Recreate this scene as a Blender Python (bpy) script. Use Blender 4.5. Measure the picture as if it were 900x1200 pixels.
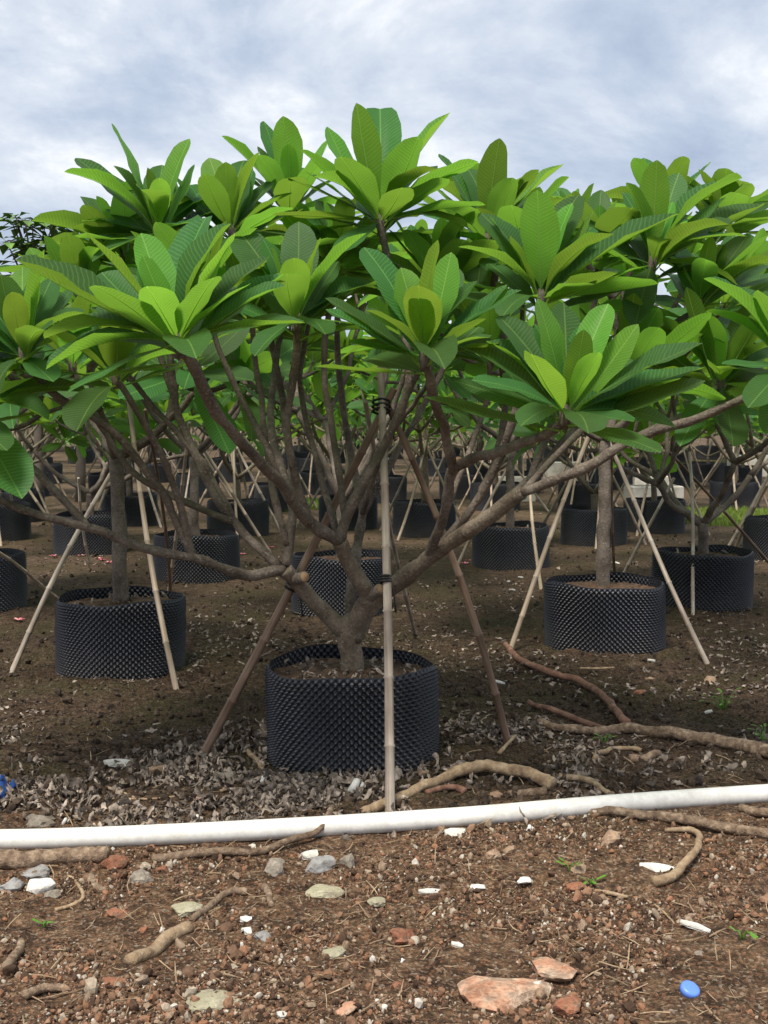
import bpy, math, random
import numpy as np
from mathutils import Vector, Matrix, Quaternion

for o in list(bpy.data.objects):
    bpy.data.objects.remove(o)
scene = bpy.context.scene
COL = scene.collection
random.seed(7)
RNG = np.random.default_rng(11)

# ------------------------------------------------------------------ camera
CAM_H, PITCH, FPX = 1.53, math.radians(4.61), 1450.0
cam = bpy.data.cameras.new('camera')
cam.sensor_fit = 'VERTICAL'; cam.sensor_height = 36; cam.lens = 36 * FPX / 1200
cam.clip_start = 0.05; cam.clip_end = 2000
cam_o = bpy.data.objects.new('camera', cam); COL.objects.link(cam_o)
cam_o.location = (0, 0, CAM_H); cam_o.rotation_euler = (math.pi / 2 - PITCH, 0, 0)
scene.camera = cam_o

# ------------------------------------------------------------------ sky, sun, exposure
SUN_EL, SUN_AZ = math.radians(62), math.radians(205)       # azimuth from +Y towards +X
world = bpy.data.worlds.new('World'); scene.world = world; world.use_nodes = True
nt = world.node_tree; nt.nodes.clear()
def N(nt, t, **kw):
    n = nt.nodes.new(t)
    for k, v in kw.items(): setattr(n, k, v)
    return n
def L(nt, a, b): nt.links.new(a, b)
wo = N(nt, 'ShaderNodeOutputWorld'); bg = N(nt, 'ShaderNodeBackground'); bg.inputs['Strength'].default_value = 0.1
sky = N(nt, 'ShaderNodeTexSky', sky_type='NISHITA', sun_disc=False)
sky.sun_elevation = SUN_EL; sky.sun_rotation = SUN_AZ; sky.air_density = 1.0; sky.dust_density = 1.5
tc = N(nt, 'ShaderNodeTexCoord'); sep = N(nt, 'ShaderNodeSeparateXYZ'); L(nt, tc.outputs['Generated'], sep.inputs[0])
mx = N(nt, 'ShaderNodeMath', operation='MAXIMUM'); L(nt, sep.outputs['Z'], mx.inputs[0]); mx.inputs[1].default_value = 0.0
ad = N(nt, 'ShaderNodeMath', operation='ADD'); L(nt, mx.outputs[0], ad.inputs[0]); ad.inputs[1].default_value = 0.42
dx = N(nt, 'ShaderNodeMath', operation='DIVIDE'); L(nt, sep.outputs['X'], dx.inputs[0]); L(nt, ad.outputs[0], dx.inputs[1])
dy = N(nt, 'ShaderNodeMath', operation='DIVIDE'); L(nt, sep.outputs['Y'], dy.inputs[0]); L(nt, ad.outputs[0], dy.inputs[1])
cb = N(nt, 'ShaderNodeCombineXYZ'); L(nt, dx.outputs[0], cb.inputs[0]); L(nt, dy.outputs[0], cb.inputs[1])
n1 = N(nt, 'ShaderNodeTexNoise'); n1.inputs['Scale'].default_value = 2.4; n1.inputs['Detail'].default_value = 7; n1.inputs['Roughness'].default_value = 0.6
n1.inputs['Distortion'].default_value = 0.25
L(nt, cb.outputs[0], n1.inputs['Vector'])
r1 = N(nt, 'ShaderNodeValToRGB'); L(nt, n1.outputs['Fac'], r1.inputs[0])
e = r1.color_ramp.elements
e[0].position = 0.33; e[0].color = (0.34, 0.41, 0.545, 1)
e[1].position = 0.61; e[1].color = (0.90, 0.915, 0.935, 1)
k = r1.color_ramp.elements.new(0.44); k.color = (0.47, 0.54, 0.66, 1)
k = r1.color_ramp.elements.new(0.53); k.color = (0.635, 0.685, 0.765, 1)
sc = N(nt, 'ShaderNodeVectorMath', operation='SCALE'); L(nt, r1.outputs[0], sc.inputs[0]); sc.inputs['Scale'].default_value = 4.35
mixs = N(nt, 'ShaderNodeMixRGB'); mixs.inputs[0].default_value = 0.97
L(nt, sky.outputs[0], mixs.inputs[1]); L(nt, sc.outputs[0], mixs.inputs[2])
L(nt, mixs.outputs[0], bg.inputs['Color']); L(nt, bg.outputs[0], wo.inputs[0])

sun = bpy.data.lights.new('sun', 'SUN'); sun.energy = 1.9; sun.angle = math.radians(20); sun.color = (1.0, 0.92, 0.80)
sun_o = bpy.data.objects.new('sun', sun); COL.objects.link(sun_o)
sd = Vector((math.sin(SUN_AZ) * math.cos(SUN_EL), math.cos(SUN_AZ) * math.cos(SUN_EL), math.sin(SUN_EL)))
sun_o.rotation_euler = sd.to_track_quat('Z', 'Y').to_euler()
sun_o.location = (0, 0, 20)
vs = scene.view_settings
vs.view_transform = 'Standard'; vs.look = 'None'; vs.gamma = 1; vs.exposure = 1.45; vs.use_curve_mapping = False

# ------------------------------------------------------------------ projection helpers
CP, SP = math.cos(PITCH), math.sin(PITCH)
def ray(px, py):
    a, b = (px - 450) / FPX, (600 - py) / FPX
    return Vector((a, CP + b * SP, -SP + b * CP))
def at(px, py, Y):
    d = ray(px, py); return Vector((0, 0, CAM_H)) + d * (Y / d.y)
def gnd0(px, py):
    d = ray(px, py); return Vector((0, 0, CAM_H)) + d * (-CAM_H / d.z)

# ------------------------------------------------------------------ noise + terrain
_perm = np.random.default_rng(5).random(65536)
def vnoise(x, y):
    x = np.asarray(x, float); y = np.asarray(y, float)
    xi = np.floor(x).astype(np.int64); yi = np.floor(y).astype(np.int64)
    fx = x - xi; fy = y - yi; fx = fx * fx * (3 - 2 * fx); fy = fy * fy * (3 - 2 * fy)
    h = lambda a, b: _perm[(a * 7919 + b * 104729 + 1013) & 65535]
    return (h(xi, yi) * (1 - fx) + h(xi + 1, yi) * fx) * (1 - fy) + (h(xi, yi + 1) * (1 - fx) + h(xi + 1, yi + 1) * fx) * fy - 0.5
def fbm(x, y, f, o):
    s = 0; a = 1
    for i in range(o):
        s = s + a * vnoise(np.asarray(x) * f + 17.3 * i, np.asarray(y) * f - 9.1 * i); a *= 0.55; f *= 2.03
    return s
PIPE = [(-40, 984), (80, 981), (250, 975), (400, 967), (560, 957), (720, 945), (900, 933), (960, 929)]
PIPE_W = [gnd0(px, py + 8) for px, py in PIPE]
def pipe_y(x):
    return np.interp(x, [p.x for p in PIPE_W], [p.y for p in PIPE_W])
def gh(x, y):
    x = np.asarray(x, float); y = np.asarray(y, float)
    near = np.clip((16 - y) / 8, 0, 1)
    z = 0.055 * fbm(x, y, 0.8, 3) + near * (0.028 * fbm(x + 31, y, 5.0, 3) + 0.016 * fbm(x, y + 7, 22.0, 2))
    dp = np.abs(y - pipe_y(x))
    flat = np.clip(dp / 0.22, 0, 1)
    return z * (0.25 + 0.75 * flat)
def ghf(x, y): return float(gh(x, y))
def gnd(px, py):
    p = gnd0(px, py)
    for _ in range(3):
        z = ghf(p.x, p.y); d = ray(px, py); p = Vector((0, 0, CAM_H)) + d * ((z - CAM_H) / d.z)
    return p

# ------------------------------------------------------------------ object helpers
def tag(o, label=None, cat=None, group=None, kind=None):
    if label: o['label'] = label
    if cat: o['category'] = cat
    if group: o['group'] = group
    if kind: o['kind'] = kind
    return o
def link(name, data, parent=None, loc=None):
    o = bpy.data.objects.new(name, data); COL.objects.link(o)
    if parent: o.parent = parent
    if loc is not None: o.location = loc
    return o
def empty(name, loc, rz=0):
    o = link(name, None, None, loc); o.rotation_euler = (0, 0, rz); o.empty_display_size = 0.1; return o
def mesh(name, v, f, mat, smooth=True, uv=None, mats=None, fm=None):
    me = bpy.data.meshes.new(name)
    me.from_pydata([tuple(p) for p in v] if not isinstance(v, np.ndarray) else v.tolist(), [], f if not isinstance(f, np.ndarray) else f.tolist())
    for m in (mats or [mat]): me.materials.append(m)
    if smooth: me.polygons.foreach_set('use_smooth', [True] * len(me.polygons))
    if fm is not None: me.polygons.foreach_set('material_index', fm)
    if uv is not None:
        ul = me.uv_layers.new(name='uv')
        vi = np.empty(len(me.loops), np.int32); me.loops.foreach_get('vertex_index', vi)
        ul.data.foreach_set('uv', np.asarray(uv, np.float32)[vi].ravel())
    me.update(); return me
def catmull(P, R, n):
    P = [np.array(p, float) for p in P]; out = []; rr = []
    Q = [2 * P[0] - P[1]] + P + [2 * P[-1] - P[-2]]
    for i in range(len(P) - 1):
        a, b, c, d = Q[i:i + 4]
        for k in range(n):
            t = k / n
            out.append(0.5 * (2 * b + (c - a) * t + (2 * a - 5 * b + 4 * c - d) * t * t + (3 * b - a - 3 * c + d) * t ** 3))
            rr.append(R[i] * (1 - t) + R[i + 1] * t)
    out.append(P[-1]); rr.append(R[-1])
    return np.array(out), np.array(rr)
class MB:
    def __init__(s): s.v = []; s.f = []; s.m = []; s.n = 0
    def add(s, v, f, m=0):
        v = np.asarray(v, float); s.v.append(v)
        s.f += [tuple(int(i) + s.n for i in q) for q in f]; s.m += [m] * len(f); s.n += len(v)
    def tube(s, P, R, sides=8, n=4, rough=0.0, m=0, cap=True, rng=RNG, wob=0.0):
        if np.isscalar(R): R = [R] * len(P)
        if len(P) == 2 and n > 1:
            P = [P[0], [0.5 * (P[0][i] + P[1][i]) for i in range(3)], P[1]]; R = [R[0], 0.5 * (R[0] + R[1]), R[1]]
        C, r = catmull(P, R, n)
        if wob:
            q_ = np.cumsum(np.concatenate([[0], np.linalg.norm(np.diff(C, axis=0), axis=1)])); o_ = rng.random(4) * 99; f_ = np.minimum(1, np.minimum(q_, q_[-1] - q_) / .06)
            for a_ in range(3): C[:, a_] += wob * f_ * 2 * vnoise(q_ * 9 + o_[a_], q_ * 0 + a_)
            r = r * (1 + (.28 if wob < .008 else .13) * vnoise(q_ * 14 + o_[3], q_ * 0))
        T = np.gradient(C, axis=0); T /= np.linalg.norm(T, axis=1)[:, None] + 1e-9
        u = np.cross(T[0], [0.3, 0.5, 0.81]); u /= np.linalg.norm(u)
        V = []
        a = np.arange(sides) / sides * 2 * math.pi
        for i in range(len(C)):
            u = u - T[i] * np.dot(u, T[i]); u /= np.linalg.norm(u); w = np.cross(T[i], u)
            rad = r[i] * (1 + (rough * (rng.random(sides) - 0.5) * 2 if rough else 0)) * np.ones(sides)
            V.append(C[i] + (np.cos(a) * rad)[:, None] * u + (np.sin(a) * rad)[:, None] * w)
        V = np.concatenate(V); F = []
        for i in range(len(C) - 1):
            for j in range(sides):
                k = (j + 1) % sides
                F.append((i * sides + j, i * sides + k, (i + 1) * sides + k, (i + 1) * sides + j))
        if cap:
            F.append(tuple(range(sides))[::-1]); F.append(tuple(range((len(C) - 1) * sides, len(C) * sides)))
        s.add(V, F, m)
    def mesh(s, name, mats, smooth=True):
        if not isinstance(mats, (list, tuple)): mats = [mats]
        return mesh(name, np.concatenate(s.v), s.f, None, smooth, mats=mats, fm=s.m)

# ------------------------------------------------------------------ materials
def newmat(name):
    m = bpy.data.materials.new(name); m.use_nodes = True
    t = m.node_tree; t.nodes.clear()
    out = N(t, 'ShaderNodeOutputMaterial'); b = N(t, 'ShaderNodeBsdfPrincipled'); L(t, b.outputs[0], out.inputs[0])
    return m, t, b, out
def ramp(t, fac, stops):
    r = N(t, 'ShaderNodeValToRGB'); L(t, fac, r.inputs[0]); e = r.color_ramp.elements
    while len(e) > 1: e.remove(e[-1])
    e[0].position, e[0].color = stops[0][0], (*stops[0][1], 1)
    for p, c in stops[1:]:
        q = e.new(p); q.color = (*c, 1)
    return r.outputs[0]
def noise(t, vec, scale, detail=3, rough=0.55, dist=0.0):
    n = N(t, 'ShaderNodeTexNoise'); n.inputs['Scale'].default_value = scale; n.inputs['Detail'].default_value = detail
    n.inputs['Roughness'].default_value = rough; n.inputs['Distortion'].default_value = dist
    if vec is not None: L(t, vec, n.inputs['Vector'])
    return n.outputs['Fac']
def math_(t, op, a, b=None, clamp=False):
    n = N(t, 'ShaderNodeMath', operation=op); n.use_clamp = clamp
    for i, x in enumerate((a, b)):
        if x is None: continue
        if isinstance(x, (int, float)): n.inputs[i].default_value = x
        else: L(t, x, n.inputs[i])
    return n.outputs[0]
def N_ramp01(t, v, a, b):
    n = N(t, 'ShaderNodeMapRange'); n.inputs['From Min'].default_value = a; n.inputs['From Max'].default_value = b; L(t, v, n.inputs['Value']); return n.outputs[0]
def N_sepx(t, c):
    n = N(t, 'ShaderNodeSeparateXYZ'); L(t, c, n.inputs[0]); return n.outputs['X']
def mixc(t, fac, a, b, mode='MIX'):
    n = N(t, 'ShaderNodeMixRGB', blend_type=mode)
    for i, x in enumerate((fac, a, b)):
        if isinstance(x, (int, float)): n.inputs[i].default_value = x
        elif isinstance(x, tuple): n.inputs[i].default_value = (*x, 1)
        else: L(t, x, n.inputs[i])
    return n.outputs[0]
def bump(t, b, h, strength, dist=0.01):
    n = N(t, 'ShaderNodeBump'); n.inputs['Strength'].default_value = strength; n.inputs['Distance'].default_value = dist
    L(t, h, n.inputs['Height']); L(t, n.outputs[0], b.inputs['Normal']); return n
def simple(name, cols, scale=20, rough=0.8, bs=0.3, bscale=None, rnd=0.25, spec=0.3, island=False, dirt=0.0):
    """noise-varied colour with per-object and optional per-piece brightness"""
    m, t, b, _ = newmat(name)
    tcn = N(t, 'ShaderNodeTexCoord'); v = tcn.outputs['Object']
    f = noise(t, v, scale, 5, 0.6)
    n = len(cols); c = ramp(t, f, [(0.3 + 0.4 * i / max(n - 1, 1), cols[i]) for i in range(n)])
    oi = N(t, 'ShaderNodeObjectInfo'); rv = oi.outputs['Random']
    if island:
        g = N(t, 'ShaderNodeNewGeometry'); rv = g.outputs['Random Per Island']
    hs = N(t, 'ShaderNodeHueSaturation'); L(t, c, hs.inputs['Color'])
    val = math_(t, 'ADD', math_(t, 'MULTIPLY', rv, 2 * rnd), 1 - rnd); L(t, val, hs.inputs['Value'])
    cc = hs.outputs[0]
    if dirt:
        dm_ = math_(t, 'MULTIPLY', N_ramp01(t, noise(t, v, 30, 5, 0.7), 0.42, 0.60), dirt)
        cc = mixc(t, dm_, cc, (0.085, 0.05, 0.033))
    L(t, cc, b.inputs['Base Color']); b.inputs['Roughness'].default_value = rough
    b.inputs['Specular IOR Level'].default_value = spec
    if bs: bump(t, b, noise(t, v, bscale or scale * 3, 4, 0.65), bs, 0.01)
    return m

def leaf_mat(name, top, back, trans, vein, tw=0.48):
    m, t, b, out = newmat(name)
    uv = N(t, 'ShaderNodeUVMap'); uv.uv_map = 'uv'
    s = N(t, 'ShaderNodeSeparateXYZ'); L(t, uv.outputs[0], s.inputs[0])
    au = math_(t, 'ABSOLUTE', s.outputs['X'])
    ph = math_(t, 'SUBTRACT', math_(t, 'MULTIPLY', s.outputs['Y'], 30.0), math_(t, 'MULTIPLY', au, 17.0))
    tcv = N(t, 'ShaderNodeTexCoord'); ph = math_(t, 'ADD', ph, math_(t, 'MULTIPLY', noise(t, tcv.outputs['Object'], 7, 3), 1.6))
    fr = math_(t, 'ABSOLUTE', math_(t, 'SUBTRACT', math_(t, 'FRACT', ph), 0.5))
    lat = math_(t, 'SUBTRACT', 1.0, math_(t, 'MULTIPLY', fr, 5.0), True)
    mid = math_(t, 'SUBTRACT', 1.0, math_(t, 'MULTIPLY', au, 110.0), True)
    vm = math_(t, 'MAXIMUM', math_(t, 'MULTIPLY', lat, 0.48), mid, True)
    g = N(t, 'ShaderNodeNewGeometry'); oi = N(t, 'ShaderNodeObjectInfo')
    rv = math_(t, 'FRACT', math_(t, 'ADD', g.outputs['Random Per Island'], oi.outputs['Random']))
    base = mixc(t, g.outputs['Backfacing'], top, back)
    tcn = N(t, 'ShaderNodeTexCoord')
    nz = noise(t, tcn.outputs['Object'], 9, 4, 0.6)
    base = mixc(t, vm, base, vein)
    sp = noise(t, tcn.outputs['Object'], 70, 2, 0.5)
    spm = math_(t, 'MULTIPLY', math_(t, 'GREATER_THAN', sp, 0.70), 0.45)
    base = mixc(t, spm, base, (0.02, 0.035, 0.012))
    hs = N(t, 'ShaderNodeHueSaturation'); L(t, base, hs.inputs['Color'])
    L(t, math_(t, 'ADD', math_(t, 'MULTIPLY', rv, 0.034), 0.480), hs.inputs['Hue'])
    L(t, math_(t, 'ADD', math_(t, 'MULTIPLY', rv, 0.45), math_(t, 'ADD', math_(t, 'MULTIPLY', nz, 0.4), 0.58)), hs.inputs['Value'])
    L(t, hs.outputs[0], b.inputs['Base Color'])
    rr = math_(t, 'ADD', math_(t, 'MULTIPLY', g.outputs['Backfacing'], 0.22), math_(t, 'ADD', 0.42, math_(t, 'MULTIPLY', nz, 0.2)))
    L(t, rr, b.inputs['Roughness']); b.inputs['Specular IOR Level'].default_value = 0.22
    bn = N(t, 'ShaderNodeBump'); bn.inputs['Strength'].default_value = 0.16; bn.inputs['Distance'].default_value = 0.004
    L(t, math_(t, 'SUBTRACT', 1.0, vm), bn.inputs['Height']); L(t, bn.outputs[0], b.inputs['Normal'])
    tr = N(t, 'ShaderNodeBsdfTranslucent')
    tcol = mixc(t, vm, trans, tuple(min(1, 1.7 * c) for c in trans))
    h2 = N(t, 'ShaderNodeHueSaturation'); L(t, tcol, h2.inputs['Color'])
    L(t, math_(t, 'ADD', math_(t, 'MULTIPLY', rv, 0.5), 0.7), h2.inputs['Value'])
    L(t, math_(t, 'ADD', math_(t, 'MULTIPLY', rv, 0.034), 0.480), h2.inputs['Hue'])
    L(t, h2.outputs[0], tr.inputs['Color'])
    ms = N(t, 'ShaderNodeMixShader'); ms.inputs[0].default_value = tw
    L(t, b.outputs[0], ms.inputs[1]); L(t, tr.outputs[0], ms.inputs[2]); L(t, ms.outputs[0], out.inputs[0])
    return m
M = {}
M['leaf'] = leaf_mat('leaf', (0.038, 0.125, 0.032), (0.085, 0.20, 0.026), (0.21, 0.41, 0.04), (0.17, 0.31, 0.08))
M['leaf_young'] = leaf_mat('leaf_young', (0.10, 0.26, 0.03), (0.15, 0.32, 0.03), (0.30, 0.54, 0.05), (0.25, 0.40, 0.10), 0.46)
def rib_mat():
    m, t, b, out = newmat('rib'); b.inputs['Base Color'].default_value = (0.30, 0.44, 0.13, 1); b.inputs['Roughness'].default_value = .5
    tr = N(t, 'ShaderNodeBsdfTranslucent'); tr.inputs['Color'].default_value = (0.55, 0.75, 0.18, 1); ms = N(t, 'ShaderNodeMixShader'); ms.inputs[0].default_value = .55
    L(t, b.outputs[0], ms.inputs[1]); L(t, tr.outputs[0], ms.inputs[2]); L(t, ms.outputs[0], out.inputs[0]); return m
M['rib'] = rib_mat()
M['far_leaf'] = simple('far_leaf', [(0.07, 0.14, 0.03), (0.11, 0.21, 0.045), (0.16, 0.27, 0.05)], 3, 0.55, 0.0, rnd=0.3, island=True)
M['weed'] = simple('weed', [(0.06, 0.16, 0.02), (0.12, 0.26, 0.03)], 12, 0.5, 0.0, rnd=0.3, island=True)
M['grass'] = simple('grass', [(0.09, 0.15, 0.02), (0.18, 0.26, 0.04)], 2, 0.7, 0.0, rnd=0.3, island=True)

def bark(name, a, bcol, c):
    m, t, b, _ = newmat(name)
    tcn = N(t, 'ShaderNodeTexCoord'); v = tcn.outputs['Object']
    f = noise(t, v, 7, 6, 0.65, 0.4)
    col = ramp(t, f, [(0.3, a), (0.5, bcol), (0.7, c)])
    nv = N(t, 'ShaderNodeTexNoise'); nv.inputs['Scale'].default_value = 24; L(t, v, nv.inputs['Vector'])
    vm_ = N(t, 'ShaderNodeVectorMath', operation='MULTIPLY_ADD'); L(t, nv.outputs['Color'], vm_.inputs[0]); vm_.inputs[1].default_value = (.05, .05, .05); L(t, v, vm_.inputs[2])
    vo = N(t, 'ShaderNodeTexVoronoi'); vo.inputs['Scale'].default_value = 55; L(t, vm_.outputs[0], vo.inputs['Vector'])
    sp = math_(t, 'SUBTRACT', 1.0, N_ramp01(t, vo.outputs['Distance'], 0.18, 0.36))
    fine = noise(t, v, 90, 5, 0.7); col = mixc(t, 0.8, col, ramp(t, fine, [(0.3, (0.5, 0.5, 0.5)), (0.7, (1.5, 1.48, 1.45))]), 'MULTIPLY')
    sp = math_(t, 'MULTIPLY', sp, math_(t, 'GREATER_THAN', noise(t, v, 16, 2), 0.50))
    col = mixc(t, math_(t, 'MULTIPLY', sp, 0.5), col, (0.30, 0.265, 0.22))
    gm = math_(t, 'MULTIPLY', math_(t, 'GREATER_THAN', noise(t, v, 3.2, 4), 0.60), 0.35)
    col = mixc(t, gm, col, (0.10, 0.105, 0.06))
    L(t, col, b.inputs['Base Color']); b.inputs['Roughness'].default_value = 0.85; b.inputs['Specular IOR Level'].default_value = 0.25
    hh = math_(t, 'ADD', math_(t, 'MULTIPLY', vo.outputs['Distance'], -0.5), noise(t, v, 70, 4, 0.7))
    bump(t, b, hh, 0.6, 0.008)
    return m
M['bark'] = bark('bark', (0.065, 0.052, 0.043), (0.14, 0.115, 0.096), (0.24, 0.205, 0.175))
M['bark_mid'] = bark('bark_mid', (0.085, 0.066, 0.05), (0.16, 0.128, 0.097), (0.25, 0.21, 0.165))
M['bark_sunlit'] = bark('bark_sunlit', (0.10, 0.085, 0.062), (0.19, 0.165, 0.12), (0.28, 0.25, 0.19))  # lighter bark tones, sunlight on the far limbs painted into the colour
M['bark_dark'] = bark('bark_dark', (0.045, 0.035, 0.03), (0.09, 0.07, 0.058), (0.15, 0.125, 0.105))
M['cut'] = simple('cut', [(0.26, 0.16, 0.09), (0.38, 0.25, 0.15)], 60, 0.9, 0.3)

def bamboo(name, cols):
    m, t, b, _ = newmat(name)
    tcn = N(t, 'ShaderNodeTexCoord'); mp = N(t, 'ShaderNodeMapping'); mp.inputs['Scale'].default_value = (60, 60, 2.0)
    L(t, tcn.outputs['Object'], mp.inputs[0])
    f = noise(t, mp.outputs[0], 1.0, 5, 0.6); g = noise(t, tcn.outputs['Object'], 4, 3)
    c = ramp(t, math_(t, 'MULTIPLY', math_(t, 'ADD', f, g), 0.5), [(0.36, cols[0]), (0.5, cols[1]), (0.62, cols[2])])
    oi = N(t, 'ShaderNodeObjectInfo'); hs = N(t, 'ShaderNodeHueSaturation'); L(t, c, hs.inputs['Color'])
    L(t, math_(t, 'ADD', math_(t, 'MULTIPLY', oi.outputs['Random'], 0.4), 0.8), hs.inputs['Value'])
    L(t, hs.outputs[0], b.inputs['Base Color']); b.inputs['Roughness'].default_value = 0.6; b.inputs['Specular IOR Level'].default_value = 0.35
    bump(t, b, f, 0.3, 0.004); return m
M['bamboo_grey'] = bamboo('bamboo_grey', ((0.18, 0.14, 0.11), (0.36, 0.30, 0.245), (0.55, 0.485, 0.41)))
M['bamboo_brown'] = bamboo('bamboo_brown', ((0.09, 0.055, 0.038), (0.17, 0.11, 0.075), (0.26, 0.19, 0.14)))
M['bamboo_tan'] = bamboo('bamboo_tan', ((0.20, 0.15, 0.11), (0.34, 0.27, 0.20), (0.47, 0.39, 0.31)))
M['strap'] = simple('strap', [(0.012, 0.012, 0.013), (0.03, 0.03, 0.03)], 40, 0.6, 0.2)

# pot plastic: dark navy, dusty where soil splashed
m, t, b, _ = newmat('pot_plastic')
tcn = N(t, 'ShaderNodeTexCoord'); v = tcn.outputs['Object']; spz = N(t, 'ShaderNodeSeparateXYZ'); L(t, v, spz.inputs[0])
oi = N(t, 'ShaderNodeObjectInfo')
base = ramp(t, noise(t, v, 3, 4), [(0.35, (0.009, 0.011, 0.018)), (0.65, (0.019, 0.023, 0.036))])
dz = math_(t, 'SUBTRACT', 0.75, math_(t, 'MULTIPLY', spz.outputs['Z'], 3.0))
dm = math_(t, 'MULTIPLY', math_(t, 'MULTIPLY', math_(t, 'MAXIMUM', dz, 0.12), noise(t, v, 6, 5, 0.65)), 0.7, True)
col = mixc(t, dm, base, (0.13, 0.115, 0.10))
L(t, col, b.inputs['Base Color']); b.inputs['Roughness'].default_value = 0.38; b.inputs['Specular IOR Level'].default_value = 0.5
bump(t, b, noise(t, v, 120, 3), 0.15, 0.003)
M['pot'] = m

def soil_mat():
    m, t, b, out = newmat('soil_ground')
    tcn = N(t, 'ShaderNodeTexCoord'); v = tcn.outputs['Object']
    s = N(t, 'ShaderNodeSeparateXYZ'); L(t, v, s.inputs[0])
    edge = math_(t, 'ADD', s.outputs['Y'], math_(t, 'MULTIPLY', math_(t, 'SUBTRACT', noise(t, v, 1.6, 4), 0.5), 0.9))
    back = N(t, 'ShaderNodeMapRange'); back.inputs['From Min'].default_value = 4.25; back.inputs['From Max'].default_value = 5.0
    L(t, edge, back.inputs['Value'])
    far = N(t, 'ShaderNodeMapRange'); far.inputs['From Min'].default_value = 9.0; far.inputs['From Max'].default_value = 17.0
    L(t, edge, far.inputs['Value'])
    big = noise(t, v, 2.4, 6, 0.62); mid_ = noise(t, v, 13, 6, 0.68); fine = noise(t, v, 85, 5, 0.75)
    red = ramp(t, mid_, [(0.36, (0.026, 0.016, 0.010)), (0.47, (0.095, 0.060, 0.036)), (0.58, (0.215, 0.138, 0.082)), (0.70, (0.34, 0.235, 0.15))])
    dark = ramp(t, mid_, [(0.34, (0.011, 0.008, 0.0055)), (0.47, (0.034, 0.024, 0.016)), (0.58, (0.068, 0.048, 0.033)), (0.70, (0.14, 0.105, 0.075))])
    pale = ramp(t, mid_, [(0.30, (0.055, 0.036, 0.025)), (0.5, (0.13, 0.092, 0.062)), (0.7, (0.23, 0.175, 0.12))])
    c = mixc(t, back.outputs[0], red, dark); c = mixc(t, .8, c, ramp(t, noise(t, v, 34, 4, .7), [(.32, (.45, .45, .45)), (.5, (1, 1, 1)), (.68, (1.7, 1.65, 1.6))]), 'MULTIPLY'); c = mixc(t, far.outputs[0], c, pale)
    moss = math_(t, 'MULTIPLY', N_ramp01(t, noise(t, v, 1.3, 5, 0.6), 0.44, 0.62), 0.72)
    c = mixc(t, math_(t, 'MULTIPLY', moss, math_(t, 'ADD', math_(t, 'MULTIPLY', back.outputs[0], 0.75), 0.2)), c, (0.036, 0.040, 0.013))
    blk = N_ramp01(t, big, 0.56, 0.68)
    c = mixc(t, math_(t, 'MULTIPLY', blk, 0.75), c, (0.022, 0.016, 0.012))
    # crumbs
    vo = N(t, 'ShaderNodeTexVoronoi'); vo.inputs['Scale'].default_value = 120; L(t, v, vo.inputs['Vector'])
    crumb = ramp(t, math_(t, 'FRACT', math_(t, 'MULTIPLY', N_sepx(t, vo.outputs['Color']), 7.0)), [(0.0, (0.03, 0.02, 0.014)), (0.55, (0.09, 0.055, 0.036)), (0.72, (0.26, 0.115, 0.06)), (0.9, (0.30, 0.21, 0.145)), (1.0, (0.44, 0.38, 0.31))])
    c = mixc(t, math_(t, 'SUBTRACT', 0.5, math_(t, 'MULTIPLY', back.outputs[0], 0.28)), c, crumb)
    c = mixc(t, 0.75, c, ramp(t, fine, [(0.25, (0.35, 0.33, 0.32)), (0.5, (0.95, 0.95, 0.95)), (0.75, (1.6, 1.55, 1.5))]), 'MULTIPLY')
    L(t, c, b.inputs['Base Color']); b.inputs['Roughness'].default_value = 0.95; b.inputs['Specular IOR Level'].default_value = 0.15
    hh = math_(t, 'ADD', math_(t, 'MULTIPLY', mid_, 1.3), math_(t, 'ADD', fine, math_(t, 'MULTIPLY', vo.outputs['Distance'], 0.6)))
    bump(t, b, hh, 0.9, 0.014)
    return m
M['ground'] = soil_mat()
M['potsoil'] = simple('pot_soil', [(0.03, 0.02, 0.014), (0.09, 0.055, 0.036), (0.16, 0.10, 0.07)], 26, 0.95, 0.9, 80, rnd=0.15)
M['pipe'] = simple('pipe_plastic', [(0.66, 0.65, 0.60), (0.76, 0.755, 0.72), (0.78, 0.775, 0.745)], 5, 0.32, 0.05, 14, rnd=0.0, spec=0.5, dirt=0.16)
M['dry'] = simple('dry_leaf', [(0.105, 0.08, 0.06), (0.235, 0.19, 0.155), (0.40, 0.34, 0.29)], 30, 0.85, 0.5, 90, rnd=0.55, island=True)
M['grit'] = None
def grit_mat():
    m, t, b, _ = newmat('grit')
    g = N(t, 'ShaderNodeNewGeometry'); tcn = N(t, 'ShaderNodeTexCoord')
    c = ramp(t, g.outputs['Random Per Island'], [(0.0, (0.045, 0.028, 0.019)), (0.3, (0.10, 0.062, 0.042)), (0.5, (0.20, 0.12, 0.075)), (0.66, (0.26, 0.13, 0.075)), (0.84, (0.27, 0.20, 0.14)), (0.96, (0.38, 0.32, 0.25)), (1.0, (0.55, 0.52, 0.46))])
    c = mixc(t, 0.6, c, ramp(t, noise(t, tcn.outputs['Object'], 60, 4, 0.7), [(0.3, (0.5, 0.5, 0.5)), (0.7, (1.4, 1.4, 1.4))]), 'MULTIPLY')
    L(t, c, b.inputs['Base Color']); b.inputs['Roughness'].default_value = 0.95; b.inputs['Specular IOR Level'].default_value = 0.15
    return m
M['grit'] = grit_mat()
M['clod'] = simple('clod', [(0.022, 0.015, 0.011), (0.055, 0.038, 0.027), (0.11, 0.08, 0.058)], 30, 0.95, 0.5, 80, rnd=0.5, island=True)
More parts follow.
